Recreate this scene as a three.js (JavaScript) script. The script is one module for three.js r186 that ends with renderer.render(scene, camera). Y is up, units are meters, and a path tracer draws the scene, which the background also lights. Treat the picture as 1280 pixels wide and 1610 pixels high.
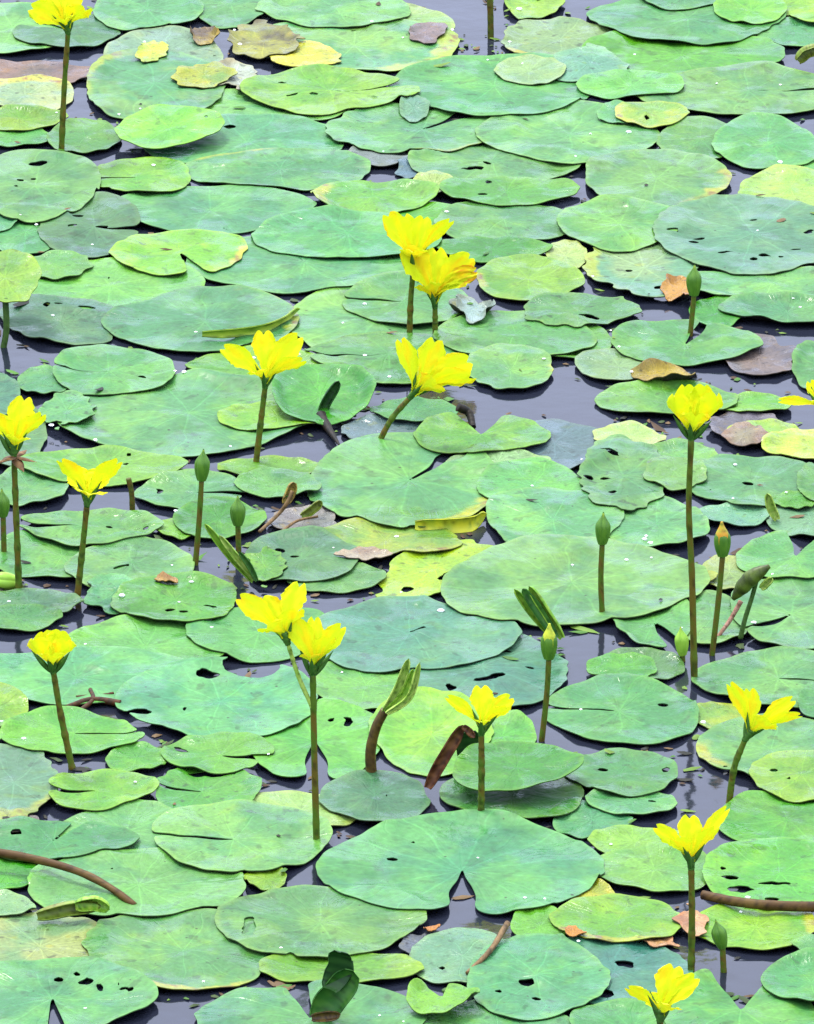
import * as THREE from 'three';
import { mergeGeometries } from 'three/addons/utils/BufferGeometryUtils.js';
import { ImprovedNoise } from 'three/addons/math/ImprovedNoise.js';

// ---------------------------------------------------------------- camera, sky, sun, exposure
const scene = new THREE.Scene();
const camera = new THREE.PerspectiveCamera(5.37, 814 / 1024, 0.1, 2000);
camera.position.set(0, 1.65, 4.9313);            // long lens, 5.2 m away, looking 18.5 degrees down on the pond
camera.lookAt(0, 0, 0);

const perlin = new ImprovedNoise();
const noise = (x, y, z = 0) => perlin.noise(x, y, z);
function fbm(x, y, z, oct) { let s = 0, a = 1, n = 0; for (let i = 0; i < oct; i++) { s += a * noise(x, y, z + i * 7.3); n += a; a *= 0.5; x *= 2.03; y *= 2.03; z *= 2.03; } return s / n; }
const SKY = 1.45;
{ // an overcast sky: three times as bright overhead as at the horizon, with soft cloud
  const W = 256, H = 128, d = new Float32Array(W * H * 4);
  for (let j = 0; j < H; j++) for (let i = 0; i < W; i++) {
    const el = ((j + 0.5) / H - 0.5) * Math.PI, az = (i + 0.5) / W * Math.PI * 2, s = Math.max(0, Math.sin(el));
    const x = Math.cos(el) * Math.cos(az), y = Math.sin(el), z = Math.cos(el) * Math.sin(az);
    const c = 1 + 0.18 * fbm(x * 2.5, y * 4, z * 2.5, 4);
    const L = SKY * (1 + 2 * s) / 3 * c, o = (j * W + i) * 4;
    const q = Math.sqrt(s); d[o] = L * (0.62 + 0.32 * q); d[o + 1] = L * (0.78 + 0.18 * q); d[o + 2] = L * (1.30 - 0.24 * q); d[o + 3] = 1;
  }
  const t = new THREE.DataTexture(d, W, H, THREE.RGBAFormat, THREE.FloatType);
  t.mapping = THREE.EquirectangularReflectionMapping; t.magFilter = t.minFilter = THREE.LinearFilter; t.needsUpdate = true;
  scene.background = t; scene.environment = t;
}
const sun = new THREE.DirectionalLight(new THREE.Color(1, 0.96, 0.88), 1.5);
sun.position.set(-1.2, 4.2, -1.6); sun.castShadow = true; sun.shadow.radius = 22; sun.shadow.mapSize.set(2048, 2048);
Object.assign(sun.shadow.camera, { left: -1, right: 1, top: 1, bottom: -1, near: 0.5, far: 12 });
scene.add(sun);
const renderer = new THREE.WebGLRenderer({ antialias: true });
renderer.toneMapping = THREE.LinearToneMapping;
renderer.toneMappingExposure = 3.1;
renderer.shadowMap.enabled = true;

// ---------------------------------------------------------------- helpers
const V = (x, y, z) => new THREE.Vector3(x, y, z);
const CM = p => V(p[0] / 100, p[1] / 100, p[2] / 100);
const clamp = (x, a = 0, b = 1) => Math.min(b, Math.max(a, x));
const smooth = (a, b, x) => { x = clamp((x - a) / (b - a)); return x * x * (3 - 2 * x); };
const mix = (a, b, t) => [a[0] + (b[0] - a[0]) * t, a[1] + (b[1] - a[1]) * t, a[2] + (b[2] - a[2]) * t];
function rng(seed) { let a = seed >>> 0; return () => { a = (a + 0x6D2B79F5) | 0; let t = Math.imul(a ^ (a >>> 15), 1 | a); t = (t + Math.imul(t ^ (t >>> 7), 61 | t)) ^ t; return ((t ^ (t >>> 14)) >>> 0) / 4294967296; }; }
const taken = {};
function numbered(n) { const k = taken[n] = (taken[n] ?? -1) + 1; return k ? n + '_' + String(k).padStart(3, '0') : n; }
function tag(o, label, category, group) { o.userData.label = label; o.userData.category = category; if (group) o.userData.group = group; return o; }
function add(o, name, parent = scene) { o.name = parent === scene ? numbered(name) : name; o.traverse(m => { if (m.isMesh) { m.castShadow = m.receiveShadow = true; } }); parent.add(o); return o; }
function geo(pos, idx, col, uv) {
  const g = new THREE.BufferGeometry();
  g.setAttribute('position', new THREE.Float32BufferAttribute(pos, 3));
  if (col) g.setAttribute('color', new THREE.Float32BufferAttribute(col, 3));
  if (uv) g.setAttribute('uv', new THREE.Float32BufferAttribute(uv, 2));
  g.setIndex(idx); g.computeVertexNormals(); return g;
}
// a tapered round stem along points; rad(t) in metres, colour(t, angle) linear
function stemGeo(pts, rad, colour, seg = 26, ring = 9) {
  const curve = new THREE.CatmullRomCurve3(pts, false, 'centripetal'), fr = curve.computeFrenetFrames(seg), pos = [], col = [], uv = [], idx = [];
  for (let i = 0; i <= seg; i++) {
    const t = i / seg, p = curve.getPointAt(t), r = rad(t);
    for (let k = 0; k <= ring; k++) {
      const a = k / ring * Math.PI * 2, n = fr.normals[i].clone().multiplyScalar(Math.cos(a)).addScaledVector(fr.binormals[i], Math.sin(a));
      pos.push(p.x + n.x * r, p.y + n.y * r, p.z + n.z * r); col.push(...colour(t, a, p)); uv.push(k / ring, t);
      if (i < seg && k < ring) { const q = i * (ring + 1) + k; idx.push(q, q + 1, q + ring + 1, q + 1, q + ring + 2, q + ring + 1); }
    }
  }
  for (const [e, i] of [[0, 0], [1, seg]]) {                     // closed ends
    const c = pos.length / 3, p = curve.getPointAt(e); pos.push(p.x, p.y, p.z); col.push(...colour(e, 0, p)); uv.push(0.5, e);
    for (let k = 0; k < ring; k++) { const q = i * (ring + 1) + k; e ? idx.push(q, q + 1, c) : idx.push(q + 1, q, c); }
  }
  return geo(pos, idx, col, uv);
}
// a sheet bent across its length into an arc (rolled and folded leaves), with real thickness
function scrollGeo(pts, halfWidth, arcDeg, colour, seed, taper = true) {
  const seg = 22, ring = 14, th = 0.0005, rnd = rng(seed);
  const curve = new THREE.CatmullRomCurve3(pts, false, 'centripetal'), pos = [], col = [], idx = [], uv = [];
  const arc = arcDeg * Math.PI / 180, R = halfWidth / (arc > Math.PI ? 1 : Math.sin(arc / 2)), turn = (rnd() - 0.5) * 0.7, ph = rnd() * 9;
  const row = (ring + 1);
  for (let side = 0; side < 2; side++) for (let i = 0; i <= seg; i++) {
    const t = i / seg, p = curve.getPointAt(t), T = curve.getTangentAt(t);
    const S = V(0, 0, 1).cross(T).normalize(), N = T.clone().cross(S).normalize();      // N looks away from the viewer
    let w = taper ? Math.sqrt(clamp(1 - Math.pow(Math.abs(t * 1.9 - 0.9), 3.2))) * 0.92 + 0.1 : 1;
    w *= 1 + 0.08 * noise(t * 3, ph, 1);
    for (let k = 0; k <= ring; k++) {
      const a = (k / ring - 0.5) * arc + turn + 0.25 * noise(t * 3, ph, 5), r = R * w * (1 - 0.12 * (k / ring)) - side * th;
      const q = p.clone().addScaledVector(S, Math.sin(a) * r).addScaledVector(N, -(Math.cos(a)) * r * 0.85);
      const ed = (k === 0 || k === ring) ? (rnd() - 0.5) * 0.0008 : 0; q.addScaledVector(T, ed);
      pos.push(q.x, q.y, q.z); col.push(...colour(t, a, q)); uv.push(k / ring, t);
    }
  }
  const off = (seg + 1) * row;
  for (let i = 0; i < seg; i++) for (let k = 0; k < ring; k++) {
    const q = i * row + k; idx.push(q, q + 1, q + row, q + 1, q + row + 1, q + row);
    const b = q + off; idx.push(b, b + row, b + 1, b + 1, b + row, b + row + 1);
  }
  for (let i = 0; i < seg; i++) for (const k of [0, ring]) { const q = i * row + k; idx.push(q, q + row, q + off, q + row, q + row + off, q + off); }
  for (let k = 0; k < ring; k++) for (const i of [0, seg]) { const q = i * row + k; idx.push(q, q + 1, q + off, q + 1, q + 1 + off, q + off); }
  return geo(pos, idx, col, uv);
}

// ---------------------------------------------------------------- textures and materials
function dataTex(n, fn, srgb) {
  const d = new Uint8Array(n * n * 4);
  for (let j = 0; j < n; j++) for (let i = 0; i < n; i++) { const c = fn(i / n, j / n), o = (j * n + i) * 4; d[o] = clamp(c[0]) * 255; d[o + 1] = clamp(c[1]) * 255; d[o + 2] = clamp(c[2]) * 255; d[o + 3] = 255; }
  const t = new THREE.DataTexture(d, n, n, THREE.RGBAFormat, THREE.UnsignedByteType);
  t.wrapS = t.wrapT = THREE.RepeatWrapping; t.magFilter = THREE.LinearFilter; t.minFilter = THREE.LinearMipmapLinearFilter; t.generateMipmaps = true;
  if (srgb) t.colorSpace = THREE.SRGBColorSpace; t.needsUpdate = true; return t;
}
// leaf blade print: veins fan out from the stalk, fine mottling, specks of age
function veins(u, v, seed) {
  const x = u - 0.5, y = v - 0.5, r = Math.hypot(x, y) * 2, a = Math.atan2(y, x) + 0.16 * noise(x * 7, y * 7, seed) * r;
  const fork = k => { const s = Math.abs(((a * k / (Math.PI * 2) + seed * 0.37) % 1 + 1) % 1 - 0.5) * 2 * Math.PI / k * (r + 0.02); return s; };
  const main = 1 - smooth(0, 0.010 + 0.006 * (1 - r), fork(11)), sub = (1 - smooth(0, 0.007, fork(33))) * smooth(0.22, 0.5, r);
  const net = 1 - smooth(0, 0.09, Math.abs(noise(x * 34, y * 34, seed + 4)));
  return [main, sub, net, r];
}
function bladeMap(seed, age) {
  const rnd = rng(seed * 91 + 7), spots = [];
  for (let i = 0; i < 46 + age * 70; i++) { const a = rnd() * 6.283, r = 0.48 * Math.sqrt(rnd()); spots.push([0.5 + r * Math.cos(a), 0.5 + r * Math.sin(a), 0.0018 + 0.0055 * rnd() * rnd(), rnd() < 0.62 ? 0 : 1]); }
  return dataTex(768, (u, v) => {
    const [m, s, n, r] = veins(u, v, seed);
    const big = fbm(u * 4, v * 4, seed, 4), fine = fbm(u * 46, v * 46, seed + 3, 3), blotch = fbm(u * 9, v * 9, seed + 9, 3);
    let L = 0.86 + 0.12 * big + 0.14 * fine + 0.11 * m + 0.05 * s + 0.02 * n, c = [L, L, L];
    const yl = smooth(0.18, 0.42, blotch) * (0.25 + 0.5 * age); c = [c[0] * (1 + 0.14 * yl), c[1] * (1 + 0.03 * yl), c[2] * (1 - 0.3 * yl)];
    const dk = smooth(0.22, 0.4, fbm(u * 13 + 5, v * 13, seed + 2, 3)) * (0.10 + 0.22 * age); c = c.map(q => q * (1 - dk));
    for (const q of spots) { const d = Math.hypot(u - q[0], v - q[1]) * (1 + 0.5 * noise(u * 90, v * 90, q[0] * 9)); if (d < q[2]) { const k = 1 - smooth(q[2] * 0.5, q[2], d); c = q[3] ? mix(c, [1, 1, 0.92], k * 0.7) : mix(c, [0.34, 0.27, 0.2], k * 0.8); } }
    return c;
  }, true);
}
const bladeBump = dataTex(768, (u, v) => { const [m, s] = veins(u, v, 2); const b = 0.5 + 0.3 * fbm(u * 16, v * 16, 1, 4) - 0.10 * m - 0.05 * s; return [b, b, b]; });
const bladeRough = dataTex(512, (u, v) => { const wet = smooth(-0.02, 0.16, fbm(u * 4, v * 4, 8, 4)), b = 0.56 - 0.32 * wet + 0.10 * fbm(u * 40, v * 40, 2, 2); return [b, b, b]; });
const bladeMats = [[1, 0.1], [2, 0.4], [3, 0.25], [4, 0.8]].map(([s, age]) => new THREE.MeshPhysicalMaterial({
  vertexColors: true, map: bladeMap(s, age), bumpMap: bladeBump, bumpScale: 0.0012, roughnessMap: bladeRough, roughness: 1, ior: 1.45, specularIntensity: 0.62, side: THREE.DoubleSide }));
const stemMat = new THREE.MeshPhysicalMaterial({ vertexColors: true, roughness: 0.6, specularIntensity: 0.35, side: THREE.DoubleSide });
const rollMat = new THREE.MeshPhysicalMaterial({ vertexColors: true, specularIntensity: 0.45, roughness: 0.45, side: THREE.DoubleSide });
const petalMat = new THREE.MeshPhysicalMaterial({ vertexColors: true, roughness: 0.8, specularIntensity: 0.15, transmission: 0.42, thickness: 0, side: THREE.DoubleSide });
const waterBump = dataTex(512, (u, v) => { const w = (f, s) => fbm(u * f, v * f, s, 3); const b = 0.5 + 0.30 * (Math.sin(u * 6.283 * 3 + 2 * w(3, 1)) * 0.3 + w(6, 2)) + 0.12 * w(22, 5); return [b, b, b]; });
waterBump.repeat.set(800, 800);
const waterMat = new THREE.MeshPhysicalMaterial({ color: new THREE.Color().setRGB(0.010, 0.012, 0.020), roughness: 0.07, ior: 1.333, bumpMap: waterBump, bumpScale: 0.0011 });

// ---------------------------------------------------------------- the pond
{
  const g = new THREE.PlaneGeometry(240, 240); g.rotateX(-Math.PI / 2);
  const w = add(new THREE.Mesh(g, waterMat), 'water'); w.userData.kind = 'structure'; w.userData.label = 'dark still pond water mirroring a grey-violet sky';
}

// ---------------------------------------------------------------- what was measured (centimetres; x right, z toward the viewer)
// leaves: c centre, r half sizes, l order of stacking, k colour, n notch [direction, half angle], h holes, ye yellowed margin
const LEAVES = [
  {c:[-21.63,-83.12],r:[3.49,5.01],l:0,k:"m",t:"pale leaf cut by left edge behind the topmost flower"},
  {c:[-13.2,-78.02],r:[3.24,4.36],l:0,k:"p",t:"faded leaf behind the yellow-margined leaf near upper left"},
  {c:[-7.41,-68.07],r:[4.17,3.38],l:0,k:"m",t:"mint leaf between the lime leaf on a stalk and the big glossy lime leaf"},
  {c:[-1.51,-58.67],r:[1.84,1.99],l:0,k:"s",t:"drowned greyish leaf left of grey water patch in upper middle",jag:1},
  {c:[1.05,-56.22],r:[1.45,2.09],l:0,k:"s",t:"drowned greyish leaf right of grey water patch in upper middle",jag:1},
  {c:[4.48,-57.52],r:[4.48,4.08],l:0,k:"m",t:"mint leaf with dark slits under the frilled leaf",h:[[3.51,-56.21,0.55,0.24,-15],[4.28,-57.14,0.3,0.19,29]]},
  {c:[-19.64,-45.12],r:[2.33,3.75],l:0,k:"g2",t:"green leaf at left edge left of dark-marked round leaf"},
  {c:[-1.52,-29.85],r:[4.39,6.59],l:0,k:"m",t:"large flat mint leaf under stems of paired flowers"},
  {c:[7.17,-9.81],r:[2.85,3.86],l:0,k:"s",t:"pale drowned leaf edging the open water",jag:0.8},
  {c:[-1.88,25.09],r:[2.31,3.57],l:0,k:"g2",t:"green leaf between forked stem and two-pronged rolled leaf"},
  {c:[-4.65,41.78],r:[2.69,2.36],l:0,k:"p2",t:"pale lime leaf behind foot of forked flower stem"},
  {c:[-15.62,58.78],r:[2.77,3.88],l:0,k:"py",t:"washed-out leaf with brown cracks at left bottom",jag:1,ye:[30,60,0.15]},
  {c:[1.28,9.13],r:[2.53,3.6],l:0,k:"Y",t:"lemon-yellow leaf pointing up right in the middle of the picture",sk:-0.87,jag:2.2,h:[[1.93,10.17,0.67,0.33,-66],[0.0,11.73,0.24,0.29,0]]},
  {c:[17.47,-23.91],r:[1.88,2.91],l:0,k:"b",t:"brown sunken dead leaf under water at right",jag:1.6,name:"dead_leaf"},
  {c:[-20.09,-74.29],r:[3.3,2.34],l:0,k:"b",t:"brown dead leaf floating at left behind topmost flower stem",jag:2,name:"dead_leaf"},
  {c:[1.14,58.58],r:[1.41,1.3],l:0,k:"gb",t:"grey-brown drowned leaf below the notch of huge heart leaf",jag:1,name:"dead_leaf"},
  {c:[-17.37,43.74],r:[1.31,1.21],l:0,k:"b",t:"reddish brown sunken leaf at left edge above the arching stalk",jag:1,name:"dead_leaf"},
  {c:[16.38,-12.68],r:[1.66,2.4],l:0,k:"b2",t:"pinkish brown rotten leaf between goblet flower and right-edge flower",jag:1.6,name:"dead_leaf"},
  {c:[-1.08,-11.93],r:[1.86,2.24],l:0,k:"s",t:"pale drowned leaf where the leaning stem meets water",jag:1.4},
  {c:[-4.9,2.03],r:[1.58,1.99],l:0,k:"t3",t:"tan dead leaf lying under the forked twigs",jag:2,name:"dead_leaf"},
  {c:[-19.12,-10.96],r:[1.58,4.72],l:0,k:"m2",t:"dull leaf in shade behind the left-edge flower"},
  {c:[-4.21,-20.43],r:[1.7,1.9],l:0,k:"s",t:"drowned grey leaf behind the dark pointed leaf tip",jag:1},
  {c:[-9.77,-88.08],r:[2.18,4.38],l:1,k:"m",t:"mint leaf on top edge left of the yellow-brown rotting leaf"},
  {c:[-13.62,-71.93],r:[3.51,6.73],l:1,k:"my",t:"big mint leaf with yellowing margin behind lime leaf on a stalk",ye:[200,60,0.1]},
  {c:[-20.53,-70.17],r:[2.7,3.04],l:1,k:"p",t:"faded brownish leaf at left edge crossed by topmost flower stem",ye:[270,70,0.25]},
  {c:[-21.02,-62.42],r:[2.26,2.19],l:1,k:"g",t:"green leaf at left edge between lime sliver and holed mint leaf"},
  {c:[-8.48,-61.08],r:[5.15,4.6],l:1,k:"m",t:"wide mint leaf with dark right edge below the big glossy lime leaf"},
  {c:[-0.14,-84.92],r:[2.66,3.12],l:1,k:"p2",t:"pale lime tongue-shaped leaf lying toward grey water at top middle",sk:0.58},
  {c:[-2.9,-79.83],r:[5.6,5.14],l:1,k:"my",t:"mint leaf with water drops and yellow right margin near top middle",jag:0.6,ye:[25,50,0.12]},
  {c:[0.64,-63.57],r:[4.83,4.52],l:1,k:"m",t:"mint leaf with frilled front edge and many water drops",n:[-50,9],jag:1.6,ye:[60,40,0.08]},
  {c:[8.64,-62.51],r:[4.86,5.34],l:1,k:"m",t:"wide mint leaf behind the little yellow-rimmed leaf"},
  {c:[1.4,-53.19],r:[1.33,1.44],l:1,k:"p2",t:"pale yellowish small leaf just above paired flowers left of long lime leaf"},
  {c:[-0.53,-47.0],r:[4.47,3.27],l:1,k:"g3",t:"vivid green leaf in shade behind the upper paired flower"},
  {c:[21.22,-82.38],r:[2.13,2.72],l:1,k:"m",t:"mint leaf at right edge above the brown curled scrap"},
  {c:[8.39,-80.82],r:[3.01,3.9],l:1,k:"p3",t:"pale eaten leaf right of tall cropped stalk",jag:1.6,ye:[90,60,0.1]},
  {c:[11.41,-66.17],r:[1.22,1.92],l:1,k:"m",t:"small mint leaf half hidden by the little yellow-rimmed leaf"},
  {c:[21.13,-57.83],r:[1.98,2.98],l:1,k:"l3",t:"lime leaf at right edge behind the butter-yellow leaf"},
  {c:[-10.2,-48.98],r:[4.98,4.14],l:1,k:"m",t:"wide mint leaf behind lime leaf with chipped front rim"},
  {c:[5.01,-46.78],r:[3.37,3.72],l:1,k:"m",t:"light mint leaf behind right side of paired flowers"},
  {c:[-5.2,-39.56],r:[5.85,4.83],l:1,k:"m",t:"big plain mint leaf in front of slim leaf left of paired flowers"},
  {c:[-15.03,-35.41],r:[4.45,4.55],l:1,k:"l3",t:"large light green leaf behind dark holed leaf and rolled-rim leaf",ye:[150,30,0.1],h:[[-15.16,-36.79,0.09,0.19,0]]},
  {c:[-17.86,-19.84],r:[1.29,2.31],l:1,k:"m",t:"mint leaf at left edge above the ripples",jag:1},
  {c:[-20.28,-17.29],r:[1.28,3.31],l:1,k:"t",t:"blue-green leaf at left edge behind left-edge flower"},
  {c:[0.0,-32.69],r:[3.05,4.08],l:1,k:"g2",t:"green leaf with slit just left of lower paired flower base",n:[190,3],lift:2.5},
  {c:[8.14,-40.75],r:[1.04,2.54],l:1,k:"p2",t:"pale lime scrap between two leaves right of paired flowers"},
  {c:[7.66,-26.7],r:[2.57,3.0],l:1,k:"l3",t:"light green leaf with curled nick left of open water corner",jag:0.8},
  {c:[15.52,-30.98],r:[1.28,2.45],l:1,k:"g3",t:"green leaf tucked below light mint leaf near short bud"},
  {c:[10.5,-22.27],r:[2.11,2.43],l:1,k:"p3",t:"soft pale leaf beside the open water",lift:0.4},
  {c:[-18.07,-3.21],r:[1.74,2.85],l:1,k:"m",t:"mint leaf between left-edge flower and heart-shaped flower"},
  {c:[-11.31,-4.94],r:[0.7,1.12],l:1,k:"l2",t:"small lime leaf above mint leaf of the long-stalked bud"},
  {c:[-16.22,6.9],r:[3.22,3.45],l:1,k:"g2",t:"green shaded leaf under stem of heart-shaped flower"},
  {c:[-3.27,10.15],r:[2.2,2.03],l:1,k:"m",t:"mint leaf touching the lemon-yellow leaf from the left"},
  {c:[0.37,-14.95],r:[2.05,1.97],l:1,k:"g2",t:"green leaf behind the heart-shaped lime leaf"},
  {c:[4.4,-6.94],r:[2.41,1.37],l:1,k:"p2",t:"pale sunken lime leaf below the heart-shaped lime leaf"},
  {c:[-1.05,4.75],r:[3.51,2.63],l:1,k:"ly",t:"lime leaf with brown dead front rim at middle",jag:1,ye:[80,60,0.12]},
  {c:[10.89,-10.94],r:[1.62,1.84],l:1,k:"yp",t:"pale yellow dying leaf at left of goblet flower",jag:1.2},
  {c:[19.17,1.78],r:[1.96,2.71],l:1,k:"p3",t:"pale mint leaf at right edge beneath curled yellow-green sprout"},
  {c:[15.51,1.07],r:[1.66,1.62],l:1,k:"p3",t:"pale mint leaf beside grey pool right of tall goblet stem"},
  {c:[15.1,9.55],r:[1.26,2.54],l:1,k:"p2",t:"pale lime leaf between goblet stem and orange-tipped bud"},
  {c:[14.11,16.23],r:[1.76,3.51],l:1,k:"m",t:"mint leaf around foot of orange-tipped bud stem"},
  {c:[-11.97,19.9],r:[3.79,3.73],l:1,k:"l3",t:"light green leaf right of round closed flower"},
  {c:[-17.4,38.62],r:[1.75,5.04],l:1,k:"p3",t:"pale mottled leaf at left edge with yellow rotten foot",jag:0.8,ye:[80,50,0.2]},
  {c:[3.42,22.86],r:[3.54,5.97],l:1,k:"t2",t:"blue-green leaf with dark scratches behind the two-pronged rolled leaf",jag:0.8,h:[[2.63,18.68,0.85,0.24,9],[4.43,20.54,0.3,0.19,29],[3.76,24.24,0.91,0.29,-24],[1.96,25.8,0.24,0.38,0],[5.66,23.1,0.27,0.19,40]]},
  {c:[10.74,22.7],r:[1.89,2.06],l:1,k:"m2",t:"dull mint leaf left of drowned small bud"},
  {c:[-17.32,49.89],r:[1.68,1.9],l:1,k:"g3",t:"green leaf at left edge under the arching brown stalk"},
  {c:[-14.29,50.83],r:[1.92,2.68],l:1,k:"l3",t:"light green leaf directly under the arching brown stalk"},
  {c:[-9.52,59.23],r:[3.9,4.49],l:1,k:"m",t:"large mint leaf with ragged right end near bottom left",jag:0.8,ye:[80,30,0.08]},
  {c:[-6.12,50.52],r:[0.89,1.42],l:1,k:"l",t:"small mossy lime leaf left of the huge heart leaf"},
  {c:[2.37,60.2],r:[2.05,3.22],l:1,k:"p3",t:"pale mint leaf behind small lime heart leaf",h:[[1.51,61.32,0.14,0.24,0]]},
  {c:[3.78,68.36],r:[3.25,2.93],l:1,k:"m",t:"mint leaf on bottom edge below small lime heart leaf"},
  {c:[8.78,61.66],r:[3.19,3.99],l:1,k:"t2",t:"blue-green leaf with black slits left of bottom flower",jag:0.8,h:[[9.21,60.86,0.45,0.33,15],[7.49,60.86,0.21,0.24,29],[8.0,62.37,0.18,0.19,0],[8.15,64.31,0.61,0.48,49],[6.68,64.83,0.21,0.19,0]]},
  {c:[8.12,43.08],r:[1.65,2.19],l:1,k:"m",t:"mint leaf under huge heart leaf at its right shoulder"},
  {c:[9.98,45.91],r:[2.1,1.6],l:1,k:"l3",t:"light lime leaf behind flower with wide-spread petals"},
  {c:[7.97,52.56],r:[0.93,1.41],l:1,k:"ly",t:"frilly yellow-green scrap above lime leaf with orange corner",jag:2},
  {c:[9.41,68.28],r:[2.52,3.0],l:1,k:"g2",t:"green leaf behind bottom flower on bottom edge"},
  {c:[-13.9,-78.17],r:[0.81,2.0],l:1,k:"y2",t:"yellow torn corner on margin of big mint leaf near upper left",jag:2,name:"leaf_scrap"},
  {c:[-18.54,-82.14],r:[2.77,3.29],l:2,k:"m2",t:"grey-green leaf with dark rim right behind the topmost flower",n:[215,10],lift:2},
  {c:[-14.33,-86.96],r:[3.04,4.24],l:2,k:"m",t:"mint leaf on top edge just right of the topmost flower"},
  {c:[-20.64,-65.16],r:[2.41,1.92],l:2,k:"l",t:"thin bright lime leaf at left edge under the faded brownish leaf",lift:2},
  {c:[-17.11,-62.04],r:[1.84,2.96],l:2,k:"g",t:"green leaf at foot of the topmost flower stem"},
  {c:[-6.68,-55.89],r:[4.84,3.31],l:2,k:"m",t:"long mint leaf pointing at grey water near upper middle",ye:[230,40,0.05]},
  {c:[-14.06,-54.85],r:[2.67,3.3],l:2,k:"l2",t:"lime-green leaf with dark slit and nibbled back, right of holed mint leaf",n:[180,4],jag:1},
  {c:[-3.86,-86.83],r:[4.03,3.85],l:2,k:"m",t:"mint leaf on top edge above the rotting yellow leaf",jag:0.6},
  {c:[-5.48,-77.21],r:[1.85,2.49],l:2,k:"y2",t:"yellow rotting leaf tucked behind the big glossy lime leaf",jag:1.5},
  {c:[-9.31,-73.32],r:[1.34,2.89],l:2,k:"w",t:"whitish dead scrap left of the big glossy lime leaf",jag:2},
  {c:[-10.96,-72.89],r:[1.56,2.33],l:2,k:"ly",t:"yellow-green blotched leaf piece beside the whitish dead scrap",jag:1.5},
  {c:[4.69,-71.62],r:[5.44,5.56],l:2,k:"g2",t:"broad green leaf with lifted front edge in upper middle",lift:2.5},
  {c:[0.36,-67.29],r:[0.77,2.29],l:2,k:"p3",t:"tiny translucent pale leaf in gap left of the broad green leaf"},
  {c:[5.22,-52.11],r:[3.57,2.41],l:2,k:"l2",t:"long lime-green leaf with dark front shadow above the paired flowers",lift:2.5,h:[[4.26,-53.48,0.21,0.24,-49],[3.98,-51.64,0.27,0.14,-15]]},
  {c:[-1.79,-50.76],r:[3.24,2.91],l:2,k:"l2",t:"lime leaf with yellow curled left tip left of the paired flowers",lift:4,ye:[180,40,0.15]},
  {c:[22.69,-87.47],r:[1.9,3.73],l:2,k:"l",t:"lime leaf in top right corner"},
  {c:[14.91,-77.84],r:[5.43,4.49],l:2,k:"g3",t:"large green leaf shaded under the wavy-edged leaf at top right",lift:2.5},
  {c:[6.94,-88.24],r:[1.56,3.48],l:2,k:"l",t:"lime leaf on top edge beside tall cropped stalk"},
  {c:[9.94,-75.11],r:[1.95,3.09],l:2,k:"p3",t:"pale ragged leaf with orange nick in upper right",jag:1.5},
  {c:[18.08,-70.59],r:[5.16,4.63],l:2,k:"m",t:"broad mint leaf with thin slit at upper right edge",n:[-8,3]},
  {c:[15.55,-61.52],r:[2.24,3.61],l:2,k:"g2",t:"green leaf left of overlapping green leaf near upper right edge"},
  {c:[13.05,-54.23],r:[3.79,4.85],l:2,k:"m",t:"mint leaf with yellow-green right rim left of small grey pool",ye:[10,50,0.14]},
  {c:[-21.28,-46.56],r:[1.07,1.69],l:2,k:"m",t:"small mint leaf at left edge right under the holed mint leaf"},
  {c:[-16.28,-45.5],r:[2.51,5.44],l:2,k:"m2",t:"round grey-green leaf with dark marks and slit on right",n:[5,4],lift:1.5,h:[[-15.68,-45.62,0.33,0.19,-34],[-17.05,-47.53,0.24,0.38,29],[-17.25,-45.51,0.24,0.33,15]]},
  {c:[-18.0,-38.73],r:[1.85,2.14],l:2,k:"l3",t:"light lime leaf right of raised lime leaf at left edge",jag:1},
  {c:[-7.56,-22.05],r:[3.15,2.85],l:2,k:"l2",t:"lime-green leaf right behind flower with level left petal",lift:3},
  {c:[-10.7,-14.58],r:[6.72,5.89],l:2,k:"m",t:"giant grey-mint leaf with straight front edge left of middle",sk:-0.1,lift:1.5},
  {c:[-0.66,-23.55],r:[4.01,3.95],l:2,k:"g2",t:"green leaf behind ragged flower on leaning stem",n:[178,3],lift:1},
  {c:[4.37,-41.84],r:[2.74,2.1],l:2,k:"g3",t:"green oval leaf right of the upper paired flower",lift:1.5},
  {c:[5.4,-27.15],r:[3.81,3.84],l:2,k:"g2",t:"wide green leaf right of lower paired flower stem"},
  {c:[12.1,-38.94],r:[2.76,5.48],l:2,k:"py",t:"faded leaf with orange torn left edge behind the short bud",jag:1.8,ye:[190,50,0.14],h:[[12.89,-34.97,0.39,0.38,29],[11.28,-38.45,0.27,0.19,56]]},
  {c:[18.47,-35.77],r:[4.11,2.98],l:2,k:"m",t:"light mint leaf right of the short bud",lift:2.5},
  {c:[16.99,-16.03],r:[1.87,1.52],l:2,k:"l",t:"lime leaf right of goblet flower"},
  {c:[-14.76,-6.2],r:[3.98,2.59],l:2,k:"l2",t:"lime-green leaf behind heart-shaped flower at left",lift:2.5,h:[[-13.43,-7.91,0.12,0.19,0],[-13.55,-6.53,0.15,0.24,0]]},
  {c:[-10.22,-2.41],r:[2.62,2.56],l:2,k:"m",t:"mint leaf behind the long-stalked bud at left middle",n:[10,5],lift:1.5,h:[[-11.87,-2.54,0.14,0.33,0]]},
  {c:[-12.88,8.65],r:[2.92,3.7],l:2,k:"m",t:"mint leaf between heart-shaped flower stem and long-stalked bud",h:[[-13.46,9.14,0.45,0.19,-15]]},
  {c:[-10.84,3.01],r:[1.14,1.47],l:2,k:"l2",t:"small lime leaf left of long-stalked bud foot"},
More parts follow.
